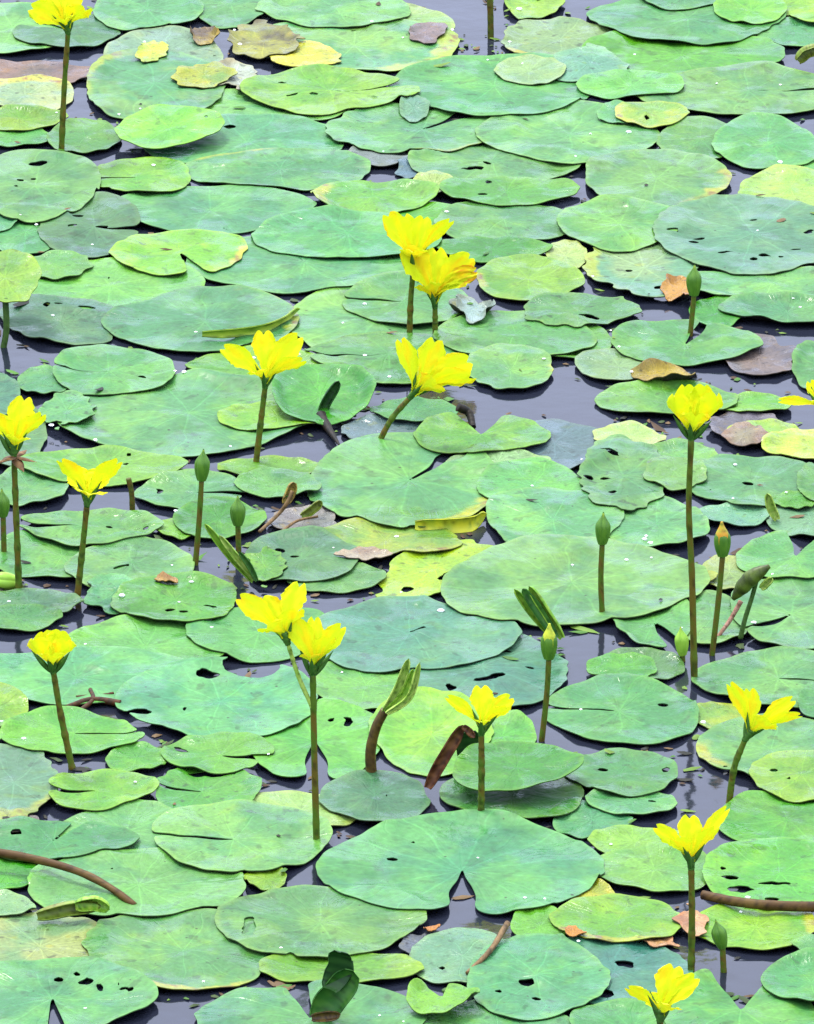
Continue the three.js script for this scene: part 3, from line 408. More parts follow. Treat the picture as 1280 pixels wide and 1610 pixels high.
const STALKS = [
  {s:[[-18.47,1.0,49.11],[-15.96,0.9,50.11],[-13.99,0.8,51.5],[-12.59,0.5,52.81],[-11.7,0.1,53.61]],r:[2.0,1.5],k:"brown",t:"arching brown stalk coming in from left edge",n:"stalk"},
  {s:[[12.71,0.5,53.36],[14.19,0.55,54.35],[15.81,0.55,54.81],[18.26,0.5,54.84]],r:[2.1,2.4],k:"brown",t:"thick brown stalk lying at right edge under torn lime leaf",n:"stalk"},
  {s:[[2.48,0.9,-13.44],[2.98,0.6,-13.56],[3.22,0.1,-12.69]],r:[2.2,1.6],k:"black",t:"black rotten stalk end right of ragged flower",n:"stalk"},
  {s:[[14.28,0.2,18.76],[14.87,0.8,18.08],[15.38,1.6,17.7]],r:[0.9,1.2],k:"pinkbrown",t:"pale pinkish dead stalk left of nodding pod",n:"stalk"},
  {s:[[-6.98,0.3,3.84],[-6.04,0.6,1.89],[-5.67,1.1,1.86],[-5.43,1.6,1.64]],r:[0.8,1.0],k:"tan",t:"thin tan twig with dry tip right of the short-necked bud",n:"stalk"},
  {s:[[-6.01,0.3,4.02],[-5.13,0.4,2.43],[-4.22,0.5,2.16]],r:[0.8,0.6],k:"tan",t:"tan twig lying flat beside the large rounded mint leaf",n:"stalk"},
  {s:[[-15.37,0.2,28.39],[-14.24,0.3,27.64],[-12.94,0.2,27.87]],r:[1.2,1.7],k:"rust",t:"rusty brown twig in dark water left of biggest mint leaf",n:"stalk"},
  {s:[[-14.36,0.3,26.25],[-14.21,0.3,27.64],[-14.7,0.2,28.73]],r:[0.9,1.1],k:"rust",t:"short rusty twig crossing another in dark water",n:"stalk"},
  {s:[[2.55,0.3,62.24],[3.51,0.5,60.13],[4.28,0.7,57.37]],r:[1.0,1.4],k:"tan",t:"thin tan stalk leading to small lime heart leaf",n:"stalk"},
  {s:[[-4.19,0.3,-13.78],[-3.78,0.25,-11.83],[-3.27,0.2,-9.6]],r:[3.2,0.5],k:"black",t:"black tapering stalk pointing down in grey water at middle",n:"stalk"},
  {s:[[-14.98,0.2,27.01],[-13.54,0.2,26.66],[-13.32,0.2,26.49]],r:[0.8,0.8],k:"rust",t:"thin dark straw above the rusty twigs",n:"stalk"},
  {s:[[4.59,0.0,-81.73],[4.56,1.45,-81.73],[4.48,3.25,-81.73]],r:[1.9,1.7],k:"stem",t:"tall stalk cropped by top edge right of pale tongue leaf",n:"stalk"},
  {s:[[-13.08,0.0,0.1],[-13.11,0.99,0.1],[-13.25,1.72,0.1]],r:[1.5,1.3],k:"stem",t:"bare flowerless stub right of the heart-shaped flower",n:"stalk"}
];
const ROLLED = [
  {t:"rolled green leaf spears left of short-necked bud foot",n:"rolled_leaf",c:"leaf",p:[[[[-7.18,0.3,11.09],[-8.3,1.62,11.09],[-9.42,3.12,11.09]],0.21,250,"lime","rolled_side"],[[[-7.0,0.43,11.29],[-7.77,1.31,11.29],[-8.74,2.62,11.29]],0.18,250,"limep","rolled_side"],[[[-7.0,0.44,11.49],[-7.35,1.19,11.49],[-7.82,1.88,11.49]],0.15,250,"dgreen","stalk"]]},
  {t:"two-pronged rolled leaf on a thick brown stalk",n:"rolled_leaf",c:"leaf",p:[[[[-1.58,0.24,37.28],[-1.61,1.32,37.28],[-1.35,2.46,37.28],[-0.96,3.23,37.28]],0.25,330,"brownst","stalk"],[[[-1.01,3.19,37.48],[-0.39,4.32,37.48],[0.08,5.69,37.48]],0.22,240,"limep","rolled_side"],[[[-0.96,3.26,37.68],[-0.17,4.09,37.68],[0.28,5.29,37.68]],0.17,230,"lime","rolled_side"],[[[-0.9,3.27,37.88],[0.06,3.99,37.88],[0.56,5.65,37.88]],0.17,240,"limep","rolled_side"]]},
  {t:"rolled lime leaf slanting behind yellow-tipped bud",n:"rolled_leaf",c:"leaf",p:[[[[6.78,0.3,19.23],[5.72,1.6,19.23],[4.93,2.68,19.23]],0.23,240,"lime","rolled_side"],[[[7.13,0.37,19.43],[6.36,1.67,19.43],[5.6,2.9,19.43]],0.26,240,"lime","rolled_side"],[[[6.89,0.47,19.63],[6.07,1.74,19.63],[5.31,2.85,19.63]],0.26,120,"dgreen","blade"]]},
  {t:"dark green folded leaf standing on the bottom edge",n:"rolled_leaf",c:"leaf",p:[[[[-3.82,0.24,67.59],[-3.18,1.21,67.59],[-2.23,2.4,67.59]],0.68,140,"dgreen","blade"],[[[-3.34,1.57,67.79],[-3.02,2.42,67.79],[-2.81,3.33,67.79]],0.58,70,"ddgreen","folded_tip"],[[[-3.98,0.51,67.99],[-3.45,0.57,67.99],[-2.79,0.63,67.99]],0.24,200,"brownst","rotten_base"]]},
  {t:"folded yellow-green leaf lying left below arching stalk end",n:"rolled_leaf",c:"leaf",p:[[[[-15.83,0.47,55.85],[-14.41,0.82,55.85],[-13.11,0.94,55.85]],0.35,260,"olive","folded_side"],[[[-14.19,1.01,56.05],[-13.32,1.13,56.05],[-12.72,0.84,56.05]],0.35,230,"lime","folded_side"]]},
  {t:"dark pointed folded leaf tip in front of glossy dark leaf",n:"rolled_leaf",c:"leaf",p:[[[[-4.23,0.23,-14.28],[-3.91,0.95,-14.28],[-3.32,1.96,-14.28]],0.28,230,"ddgreen","rolled_side"]]},
  {t:"dead brown curled leaf standing beside small flower",n:"dead_leaf",c:"leaf",p:[[[[0.9,0.36,39.6],[1.35,1.32,39.6],[2.02,2.51,39.6],[2.47,3.34,39.6]],0.31,170,"dead","blade"],[[[2.47,3.35,39.8],[2.75,3.12,39.8],[2.97,2.82,39.8]],0.17,150,"dead","curled_tip"]]},
  {t:"dark green flap between dead brown leaf and small flower stem",n:"rolled_leaf",c:"leaf",p:[[[[2.88,0.18,36.62],[2.83,1.08,36.62],[2.77,1.98,36.62]],0.62,120,"ddgreen","blade"]]},
  {t:"curled yellow-green sprout near the right edge",n:"rolled_leaf",c:"leaf",p:[[[[17.57,0.24,1.94],[17.26,0.87,1.94],[17.07,1.57,1.94]],0.24,230,"limep","rolled_side"]]},
  {t:"nodding dark seed pod on hooked stalk at right",n:"seed_pod",c:"pod",p:[[[[15.32,0.24,19.05],[15.54,1.23,19.05],[15.83,2.22,19.05],[16.05,3.08,19.05]],0.12,340,"stemg","stalk"],[[[14.95,2.22,19.25],[15.75,3.21,19.25],[16.62,3.83,19.25]],0.38,330,"pod","pod"],[[[16.22,2.79,19.45],[16.51,3.09,19.45],[16.74,3.34,19.45]],0.2,280,"limep","dry_petal"]]},
  {t:"brown-green curled scrap at upper right edge",n:"rolled_leaf",c:"leaf",p:[[[[21.16,0.44,-75.69],[21.64,0.95,-75.69],[22.4,1.16,-75.69]],0.38,260,"olive","blade"]]},
  {t:"dry yellow curl on tip of the thin tan twig",n:"rolled_leaf",c:"leaf",p:[[[[-5.83,-0.02,-1.3],[-5.59,0.49,-1.3],[-5.4,1.07,-1.3]],0.27,220,"ydry","blade"]]},
  {t:"small olive curled leaf right of the dry yellow curl",n:"rolled_leaf",c:"leaf",p:[[[[-5.02,0.17,1.18],[-4.53,0.49,1.18],[-4.05,0.94,1.18]],0.24,220,"olive","blade"]]}
];

// ---------------------------------------------------------------- floating leaves
const TINT = {   // [main colour, second colour of its patches]
  m: [[0.044, 0.160, 0.040], [0.086, 0.220, 0.036]], m2: [[0.030, 0.110, 0.034], [0.054, 0.150, 0.034]], my: [[0.052, 0.170, 0.040], [0.12, 0.21, 0.03]],
  g: [[0.040, 0.170, 0.022], [0.075, 0.215, 0.020]], g2: [[0.038, 0.158, 0.026], [0.076, 0.205, 0.024]], g3: [[0.020, 0.150, 0.004], [0.060, 0.215, 0.006]], g4: [[0.012, 0.085, 0.008], [0.04, 0.15, 0.012]],
  l: [[0.070, 0.215, 0.006], [0.140, 0.275, 0.008]], l2: [[0.046, 0.190, 0.010], [0.092, 0.235, 0.010]], l3: [[0.066, 0.190, 0.024], [0.104, 0.235, 0.020]],
  ly: [[0.11, 0.21, 0.020], [0.24, 0.26, 0.012]], p: [[0.12, 0.20, 0.095], [0.19, 0.24, 0.09]], p2: [[0.14, 0.24, 0.05], [0.20, 0.27, 0.07]], p3: [[0.085, 0.180, 0.075], [0.12, 0.215, 0.07]], py: [[0.085, 0.18, 0.065], [0.17, 0.215, 0.06]],
  t: [[0.026, 0.105, 0.040], [0.052, 0.140, 0.042]], t2: [[0.038, 0.132, 0.058], [0.064, 0.165, 0.058]], d: [[0.025, 0.095, 0.020], [0.045, 0.13, 0.02]],
  s: [[0.10, 0.13, 0.11], [0.07, 0.10, 0.075]], w: [[0.24, 0.25, 0.16], [0.15, 0.13, 0.06]], Y: [[0.27, 0.31, 0.004], [0.14, 0.24, 0.012]], yl: [[0.19, 0.29, 0.018], [0.28, 0.31, 0.03]], yp: [[0.24, 0.29, 0.05], [0.30, 0.27, 0.07]],
  y2: [[0.34, 0.31, 0.012], [0.20, 0.23, 0.02]], yb: [[0.30, 0.22, 0.012], [0.07, 0.04, 0.010]], b: [[0.13, 0.082, 0.055], [0.07, 0.05, 0.045]], b2: [[0.17, 0.12, 0.105], [0.10, 0.07, 0.06]], gb: [[0.095, 0.088, 0.082], [0.06, 0.055, 0.05]],
  o: [[0.40, 0.18, 0.012], [0.20, 0.07, 0.010]], o2: [[0.36, 0.22, 0.10], [0.20, 0.09, 0.04]], t3: [[0.24, 0.18, 0.12], [0.15, 0.11, 0.085]] };
const UNDER = [0.024, 0.020, 0.014], MARGIN = [0.27, 0.27, 0.018], BROWN = [0.16, 0.075, 0.022];
const CELL = 0.0015, GX0 = -0.45, GZ0 = -1.15, GW = 600, GH = 1360, top = new Float32Array(GW * GH);   // height of what lies at each spot of the pond
const THICK = 0.0005;
function stemColour(a, b, seed) { return (t, ang) => { const c = mix(a, b, smooth(-0.25, 0.35, fbm(t * 7, ang * 0.35, seed, 3) + 0.35 * noise(t * 40, ang, seed))), k = 1 - 0.5 * smooth(0.12, 0.4, noise(t * 26, ang * 0.7, seed + 9)); return [c[0] * k, c[1] * k, c[2] * k]; }; }
const STEMC = { brown: [[0.045, 0.021, 0.004], [0.085, 0.050, 0.010]], stem: [[0.046, 0.066, 0.005], [0.075, 0.045, 0.005]], black: [[0.004, 0.004, 0.002], [0.014, 0.009, 0.004]], pinkbrown: [[0.24, 0.13, 0.09], [0.13, 0.065, 0.035]], tan: [[0.14, 0.085, 0.032], [0.06, 0.038, 0.013]], rust: [[0.050, 0.018, 0.003], [0.022, 0.012, 0.004]],
  lime: [[0.11, 0.26, 0.014], [0.20, 0.33, 0.03]], limep: [[0.27, 0.37, 0.07], [0.16, 0.29, 0.03]], dgreen: [[0.018, 0.085, 0.010], [0.04, 0.125, 0.014]], ddgreen: [[0.006, 0.036, 0.005], [0.016, 0.062, 0.009]], brownst: [[0.070, 0.044, 0.006], [0.030, 0.016, 0.005]], olive: [[0.10, 0.125, 0.013], [0.12, 0.19, 0.018]], dead: [[0.045, 0.012, 0.003], [0.14, 0.056, 0.020]], stemg: [[0.03, 0.07, 0.012], [0.045, 0.095, 0.016]], pod: [[0.026, 0.040, 0.004], [0.060, 0.095, 0.008]], ydry: [[0.26, 0.20, 0.035], [0.12, 0.085, 0.022]], yrim: [[0.36, 0.37, 0.012], [0.20, 0.27, 0.015]], rimlime: [[0.25, 0.35, 0.025], [0.14, 0.26, 0.015]] };

function buildLeaf(s, index) {
  const rnd = rng(index * 7919 + 13), ph = rnd() * 50, cx = s.c[0] / 100, cz = s.c[1] / 100, rx = s.r[0] / 100, rz = s.r[1] / 100, R = Math.min(rx, rz);
  const jag = s.jag ?? 0.16, lift = (s.lift ?? 1.4) / 1000, sk = s.sk ?? 0, base = 0.0015 + (s.up ?? 0) / 100;
  const nd = s.n ? s.n[0] * Math.PI / 180 : 0, nh = s.n ? s.n[1] * Math.PI / 180 : 0;
  const nx = Math.cos(nd), nz = Math.sin(nd), ax = s.n ? cx + nx * rx * 0.06 : cx, az = s.n ? cz + nz * rz * 0.06 : cz;
  const pw = 1.72 + 0.5 * rnd(), wob = [rnd() * 6.28, rnd() * 6.28, rnd() * 6.28, 0.035 + 0.04 * rnd(), 0.022 + 0.035 * rnd()];
  if (!s.up && R > 0.016) {                                           // small tears and bites of its own
    const extra = Math.floor(rnd() * rnd() * 1.7 * Math.min(1.6, rx / 0.03)); s.h = s.h ? s.h.slice() : [];
    for (let i = 0; i < extra; i++) { const a = rnd() * 6.28, q = 0.35 + 0.55 * rnd(), len = 0.08 + 0.42 * rnd() * rnd(); s.h.push([(cx + Math.cos(a) * rx * q) * 100, (cz + Math.sin(a) * rz * q) * 100, len, len * (0.3 + 0.6 * rnd()), (rnd() - 0.5) * 70]); }
  }
  const smin = (a, b, k) => { const h = Math.max(k - Math.abs(a - b), 0) / k; return Math.min(a, b) - h * h * k * 0.25; };
  const outline = (x, z) => {
    const qx = (x - cx) / rx, qz = (z - cz - sk * (x - cx)) / rz, r = Math.pow(Math.pow(Math.abs(qx), pw) + Math.pow(Math.abs(qz), pw), 1 / pw), a = Math.atan2(qz, qx);
    const m = 1.06 - 0.05 * (pw - 1.72) + wob[3] * Math.sin(2 * a + wob[0]) * 0.6 + wob[4] * Math.sin(3 * a + wob[1]) + 0.012 * Math.sin(5 * a + wob[2]);
    return (m - r) * R + (0.0007 + 0.0016 * jag) * noise(x * 110, z * 110, ph) + 0.0032 * Math.max(0, jag - 0.3) * fbm(x * 46, z * 30, ph + 5, 3);
  };
  const field = (x, z) => {
    let f = outline(x, z);
    if (s.n) {
      const t = (x - ax) * nx + (z - az) * nz, q = Math.abs(-(x - ax) * nz + (z - az) * nx);
      const bend = 0.15 * noise(t * 40, ph, 2) * Math.max(0, t);
      const w = t > 0 ? (Math.abs(q + bend) - 0.0005) * Math.cos(nh) - t * Math.sin(nh) : Math.hypot(t, q);
      f = smin(f, w, R * 0.16);
    }
    if (s.h) for (const h of s.h) {
      const a = h[4] * Math.PI / 180, dx = x - h[0] / 100, dz = z - h[1] / 100, u = dx * Math.cos(a) + dz * Math.sin(a), v = -dx * Math.sin(a) + dz * Math.cos(a), l = h[2] / 100, w = Math.max(0.0013, h[3] / 100);
      if (Math.abs(u) > l * 3 + 0.004 || Math.abs(v) > w * 3 + 0.004) continue;
      f = Math.min(f, (Math.hypot(u / l, v / w) - 1) * Math.min(l, w) + 0.0017 * noise(x * 300, z * 260, ph));
    }
    return f;
  };
  const pad = 0.004 + 0.003 * jag, ex = rx * 1.08 + pad, ez = rz * 1.08 + Math.abs(sk) * rx + pad;
  const i0 = Math.max(1, Math.floor((cx - ex - GX0) / CELL)), i1 = Math.min(GW - 2, Math.ceil((cx + ex - GX0) / CELL)), j0 = Math.max(1, Math.floor((cz - ez - GZ0) / CELL)), j1 = Math.min(GH - 2, Math.ceil((cz + ez - GZ0) / CELL));
  const W = i1 - i0 + 1, H = j1 - j0 + 1, F = new Float32Array(W * H), rest = new Float32Array(W * H), U = new Float32Array(W * H), need = new Float32Array(W * H), on = new Uint8Array(W * H);
  for (let j = 0; j < H; j++) for (let i = 0; i < W; i++) {
    const x = GX0 + (i + i0) * CELL, z = GZ0 + (j + j0) * CELL, o = j * W + i;
    let f = F[o] = field(x, z); if (Math.abs(f) < 1e-7) F[o] = f = 1e-7;
    if (f < -CELL * 2.2) continue; on[o] = 1;
    const a = Math.atan2((z - cz) / rz, (x - cx) / rx), rim = 1 - smooth(0, R * 0.34, outline(x, z));
    let h = base + 0.0007 * (0.5 + noise(x * 26, z * 18, ph + 1)) + 0.0017 * noise(x * 40, z * 28, ph + 2) + 0.0005 * noise(x * 95, z * 70, ph);
    h += 0.00035 * Math.cos(a * 9 + wob[2]) * smooth(0.15, 0.9, Math.hypot((x - cx) / rx, (z - cz) / rz));
    h += lift * rim * (0.45 + 0.55 * Math.sin(a * 2 + wob[1])) + lift * 0.7 * rim * Math.max(0, noise(a * 1.2, ph, 3)) + 0.0010 * rim * rim * noise(a * 1.7, ph, 6);
    if (s.tilt) h += s.tilt[0] * (x - cx) + s.tilt[1] * (z - cz);
    rest[o] = Math.max(0.0009, h);
    U[o] = need[o] = Math.max(0, top[(j + j0) * GW + i + i0] + 0.00045 + THICK - rest[o]);
  }
  for (let it = 0; it < 26; it++) for (let j = 1; j < H - 1; j++) for (let i = 1; i < W - 1; i++) {
    const o = j * W + i; if (!on[o]) continue;
    let t = 0, n = 0; for (const k of [o - 1, o + 1, o - W, o + W]) if (on[k]) { t += U[k]; n++; }
    if (n) U[o] = Math.max(need[o], 0.99 * t / n);
  }
  // colour of the blade at a spot
  const [c1, c2] = TINT[s.k], shift = 0.80 + 0.34 * rnd(), warm = 0.66 + 0.42 * rnd(), mixAt = (rnd() - 0.5) * 0.3;
  const colour = (x, z) => {
    const n1 = fbm(x * 34, z * 24, ph + 11, 4), n2 = fbm(x * 130, z * 100, ph + 17, 3);
    let c = mix(c1, c2, smooth(-0.22, 0.3, n1 + mixAt + 0.35 * n2));
    const n3 = fbm(x * 60, z * 26, ph + 31, 4); c = mix(c, [c1[0] * 0.45, c1[1] * 0.66, c1[2] * 0.5], smooth(0.08, 0.4, n3) * 0.4);
    if (s.ye) {
      const a = Math.atan2(z - cz, x - cx) * 180 / Math.PI, da = Math.abs(((a - s.ye[0]) % 360 + 540) % 360 - 180), e = Math.max(0, outline(x, z)) / R;
      const k = (1 - smooth(s.ye[1] * 0.6, s.ye[1] * 1.1, da + 40 * n1)) * (1 - smooth(s.ye[2] * 0.7, s.ye[2] * 1.5, e + 0.22 * n1 + 0.12 * n2));
      c = mix(c, MARGIN, k * 0.9); c = mix(c, BROWN, smooth(0.12, 0.3, n2 + 0.3 * k - 0.25) * k);
    }
    const edge = outline(x, z); if (edge < 0.0028 && edge > -0.01) c = mix(c, [c2[0] * 1.5 + 0.03, c2[1] * 1.25 + 0.02, c2[2]], (1 - smooth(0.0008, 0.0026, edge + 0.0012 * n2)) * 0.3);
    return [c[0] * shift * warm, c[1] * shift, c[2] * shift / warm];
  };
  const pos = [], col = [], uv = [], idx = [], seen = new Map(), ua = rnd() * 6.28, us = 0.44 / Math.max(rx, rz), uc = Math.cos(ua) * us, un = Math.sin(ua) * us, wall = [];
  const put = (x, y, z) => { pos.push(x, y, z); col.push(...colour(x, z)); uv.push(0.5 + (x - ax) * uc - (z - az) * un, 0.5 + (x - ax) * un + (z - az) * uc); return pos.length / 3 - 1; };
  const corner = o => { if (!seen.has(o)) seen.set(o, put(GX0 + (o % W + i0) * CELL, rest[o] + U[o], GZ0 + (Math.floor(o / W) + j0) * CELL)); return seen.get(o); };
  const cross = (p, q) => {
    if (p > q) [p, q] = [q, p]; const key = 1e7 + p * 4 + (q - p === 1 ? 1 : 2); if (seen.has(key)) return seen.get(key);
    const t = F[p] / (F[p] - F[q]), hp = rest[p] + U[p], hq = rest[q] + U[q], y = on[p] && on[q] ? hp + (hq - hp) * t : (on[p] ? hp : hq);
    const v = put(GX0 + (p % W + i0 + (q - p === 1 ? t : 0)) * CELL, y, GZ0 + (Math.floor(p / W) + j0 + (q - p === 1 ? 0 : t)) * CELL); seen.set(key, v); return v;
  };
  for (let j = 0; j < H - 1; j++) for (let i = 0; i < W - 1; i++) {
    const o = j * W + i, k = [o, o + W, o + W + 1, o + 1], ins = k.map(q => F[q] > 0);
    if (!ins[0] && !ins[1] && !ins[2] && !ins[3]) continue;
    const poly = [], edge = [];
    for (let e = 0; e < 4; e++) {
      const p = k[e], q = k[(e + 1) % 4];
      if (F[p] > 0) { poly.push(corner(p)); edge.push(0); }
      if ((F[p] > 0) !== (F[q] > 0)) { poly.push(cross(p, q)); edge.push(F[p] > 0 ? 1 : 2); }     // 1 leaves the leaf, 2 comes back
    }
    for (let e = 1; e < poly.length - 1; e++) idx.push(poly[0], poly[e], poly[e + 1]);
    for (let e = 0; e < poly.length; e++) if (edge[e] === 1 && edge[(e + 1) % poly.length] === 2) wall.push(poly[e], poly[(e + 1) % poly.length]);
  }
  const n = pos.length / 3, nt = idx.length;
  for (let v = 0; v < n; v++) { pos.push(pos[v * 3], pos[v * 3 + 1] - THICK, pos[v * 3 + 2]); col.push(...UNDER); uv.push(uv[v * 2], uv[v * 2 + 1]); }
  for (let t = 0; t < nt; t += 3) idx.push(idx[t] + n, idx[t + 2] + n, idx[t + 1] + n);
  for (let w = 0; w < wall.length; w += 2) {
    const q = pos.length / 3;
    for (const [v, d] of [[wall[w], 0], [wall[w + 1], 0], [wall[w], n], [wall[w + 1], n]]) { const z = v + d; pos.push(pos[z * 3], pos[z * 3 + 1], pos[z * 3 + 2]); const u = d ? UNDER : [col[v * 3], col[v * 3 + 1], col[v * 3 + 2]]; col.push(...u); uv.push(uv[v * 2], uv[v * 2 + 1]); }
    idx.push(q, q + 2, q + 1, q + 1, q + 2, q + 3);
  }
  if (!s.up) for (let j = 0; j < H; j++) for (let i = 0; i < W; i++) { const o = j * W + i; if (F[o] > -CELL) top[(j + j0) * GW + i + i0] = Math.max(top[(j + j0) * GW + i + i0], rest[o] + U[o]); }
  const old = 'b b2 gb o o2 t3 py p w yb'.split(' ').includes(s.k) || jag > 1.2;
  const mesh = new THREE.Mesh(geo(pos, idx, col, uv), bladeMats[old ? 3 : Math.floor(rnd() * 3)]);
  const name = s.name ?? 'floating_leaf', cat = name === 'leaf_scrap' ? 'leaf scrap' : 'leaf', group = { floating_leaf: 'floating leaves covering the pond', dead_leaf: 'dead leaves in the water', leaf_scrap: 'rotten leaf scraps' }[name];
  if (!s.stem && !s.rim) return tag(add(mesh, name), s.t, cat, group);
  const g = new THREE.Group(); g.position.set(cx, 0, cz); mesh.geometry.translate(-cx, 0, -cz); add(mesh, 'blade', g);
  if (s.stem) {
    const a = CM(s.stem[0]).sub(g.position); a.z = Math.min(a.z, rz * 0.8); a.y = base + (s.tilt ? s.tilt[0] * a.x + s.tilt[1] * a.z : 0) - 0.0008; const b = CM(s.stem[1]).sub(g.position); b.y -= 0.01;
    add(new THREE.Mesh(stemGeo([b, b.clone().lerp(a, 0.5).add(V(0.002, 0, 0)), a], () => 0.0016, stemColour(STEMC.stemg[0], STEMC.stemg[1], index)), stemMat), 'stalk', g);
  }
  if (s.rim) {
    const pts = s.rim[0].map(p => CM(p).sub(g.position)), [a, b] = STEMC[s.rim[2]];
    add(new THREE.Mesh(scrollGeo(pts, s.rim[1] / 100, 120, stemColour(a, b, index), index), rollMat), s.rim[3], g);
  }
  return tag(add(g, name), s.t, cat, group);
}
const built = LEAVES.map(buildLeaf);
{ // the carpet of leaves goes on around the stretch of pond in view
  const rnd = rng(99), g = new THREE.Group(), src = built.filter((m, i) => m.isMesh && !LEAVES[i].n && LEAVES[i].r[0] > 2 && ['m', 'g', 'g2', 'l2', 'l3', 'l'].includes(LEAVES[i].k)).filter((m, i) => i % 9 === 0);
  src.forEach(m => {
    const geom = m.geometry.clone(); geom.computeBoundingBox(); const c = geom.boundingBox.getCenter(V(0, 0, 0)); geom.translate(-c.x, -geom.boundingBox.min.y, -c.z);
    const im = new THREE.InstancedMesh(geom, m.material, 190), o = new THREE.Object3D(); let n = 0;
    while (n < 190) {
      const x = (rnd() - 0.5) * 1.8, z = -1.75 + rnd() * 3.0, half = 0.245 - 0.03 * z;
      if (Math.abs(x) < half && z > -1.03 && z < 0.77) continue;
      o.position.set(x, 0.0006 + 0.004 * rnd(), z); o.rotation.set((rnd() - 0.5) * 0.03, rnd() * 6.28, (rnd() - 0.5) * 0.03); o.scale.setScalar((0.55 + 0.4 * rnd()) * 0.05 / Math.max(0.03, geom.boundingBox.max.x - geom.boundingBox.min.x, geom.boundingBox.max.z - geom.boundingBox.min.z) * 2); o.updateMatrix(); im.setMatrixAt(n++, o.matrix);
    }
    add(im, 'leaves', g);
  });
  add(g, 'surrounding_leaves').userData = { kind: 'stuff', label: 'carpet of floating leaves continuing around the view', category: 'leaves' };
}

// ---------------------------------------------------------------- yellow flowers
const YELLOW = [0.74, 0.60, 0.006], LEMON = [0.58, 0.66, 0.008], ORANGE = [0.78, 0.40, 0.006], WITHER = [0.62, 0.24, 0.012];
function petalGeo(B, T, w, A, bulge, seed, withered) {
  const rnd = rng(seed), ph = rnd() * 40, L = T.clone().sub(B), len = L.length(), rad = L.clone().addScaledVector(A, -L.dot(A)), rl = rad.length();
  const rn = rl > 1e-5 ? rad.clone().divideScalar(rl) : V(0, 0, 1);
  const Sg = A.clone().cross(rn).normalize(), Si = V(0, 0, 1).cross(L).normalize(); if (Sg.dot(Si) < 0) Si.negate();
  const S = Sg.multiplyScalar(0.4).addScaledVector(Si, 0.7).normalize();
  const C = bulge ? B.clone().lerp(T, 0.5).addScaledVector(rn, bulge * len * 0.62) : B.clone().lerp(T, 0.5).addScaledVector(A, len * 0.10).addScaledVector(rn, -rl * 0.10);
  const curve = new THREE.QuadraticBezierCurve3(B, C, T), nu = 18, nv = 12, pos = [], col = [], uv = [], idx = [];
  const dir = rn.clone();
  for (let i = 0; i <= nu; i++) for (let k = 0; k <= nv; k++) {
    const u = i / nu, v = k / nv * 2 - 1, edge = Math.abs(v) > 0.99 ? 1 : 0;
    let along = u * (1 - 0.20 * Math.pow(Math.abs(v), 3.2) * u - 0.09 * (1 - smooth(0, 0.3, Math.abs(v))) * Math.pow(u, 6));
    if (i === nu) along -= 0.03 * rnd();
    const p = curve.getPoint(clamp(along, 0, 1)), tg = curve.getTangent(clamp(along, 0, 1)), N = S.clone().cross(tg).normalize(); if (N.dot(dir) < 0) N.negate();
    const wid = w * 0.51 * (0.32 + 0.80 * smooth(0.15, 0.80, u)) * (1 - 0.16 * smooth(0.75, 1, u)) * (1 + 0.07 * noise(u * 6, v > 0 ? 3 : 8, ph));
    p.addScaledVector(S, v * wid * (1 + edge * 0.18 * (rnd() - 0.5)));
    p.addScaledVector(N, -w * (0.14 + (bulge ? 0.16 : 0)) * v * v + w * 0.07 * noise(u * 4, v * 3, ph) + w * 0.09 * Math.abs(v) * noise(u * 9, v * 2, ph + 7) + w * 0.035 * Math.cos(v * 7) * u + (withered ? w * 0.25 * noise(u * 6, v * 5, ph) : 0));
    pos.push(p.x, p.y, p.z); uv.push(v * 0.5 + 0.5, u);
    const n = fbm(u * 2.2, v * 1.6, ph, 3), f = noise(v * 9, u * 1.2, ph + 3);
    let c = mix(YELLOW, LEMON, smooth(-0.35, 0.15, n)); c = mix(c, ORANGE, smooth(0.2, 0.55, -n + 0.35 * f) * 0.4);
    if (withered) c = mix(c, WITHER, smooth(-0.2, 0.25, fbm(u * 5, v * 4, ph, 3)) * smooth(0.55, 0.75, u));
    col.push(...c);
    if (i < nu && k < nv) { const q = i * (nv + 1) + k; idx.push(q, q + nv + 1, q + 1, q + 1, q + nv + 1, q + nv + 2); }
  }
  return geo(pos, idx, col, uv);
}
function leafletGeo(B, dir, side, len, w, ca, cb, seed) {          // sepal: a narrow pointed scale with a keel
  const pos = [], col = [], idx = [], n = 10, N = side.clone().cross(dir).normalize();
  for (let i = 0; i <= n; i++) for (let k = 0; k < 4; k++) {
    const u = i / n, ww = w * Math.sin(Math.PI * (0.14 + 0.86 * u) ) * (1 - 0.3 * u) * 0.5, a = k / 4 * Math.PI * 2;
    const p = B.clone().addScaledVector(dir, u * len).addScaledVector(side, Math.cos(a) * Math.max(ww, 0.0001)).addScaledVector(N, Math.sin(a) * Math.max(ww * 0.3, 0.0001));
    pos.push(p.x, p.y, p.z); col.push(...mix(ca, cb, clamp(0.4 + 0.9 * noise(u * 5, k, seed) + 0.3 * u)));
    if (i < n) { const q = i * 4 + k, r = i * 4 + (k + 1) % 4; idx.push(q, r, q + 4, r, r + 4, q + 4); }
  }
  return geo(pos, idx, col);
}
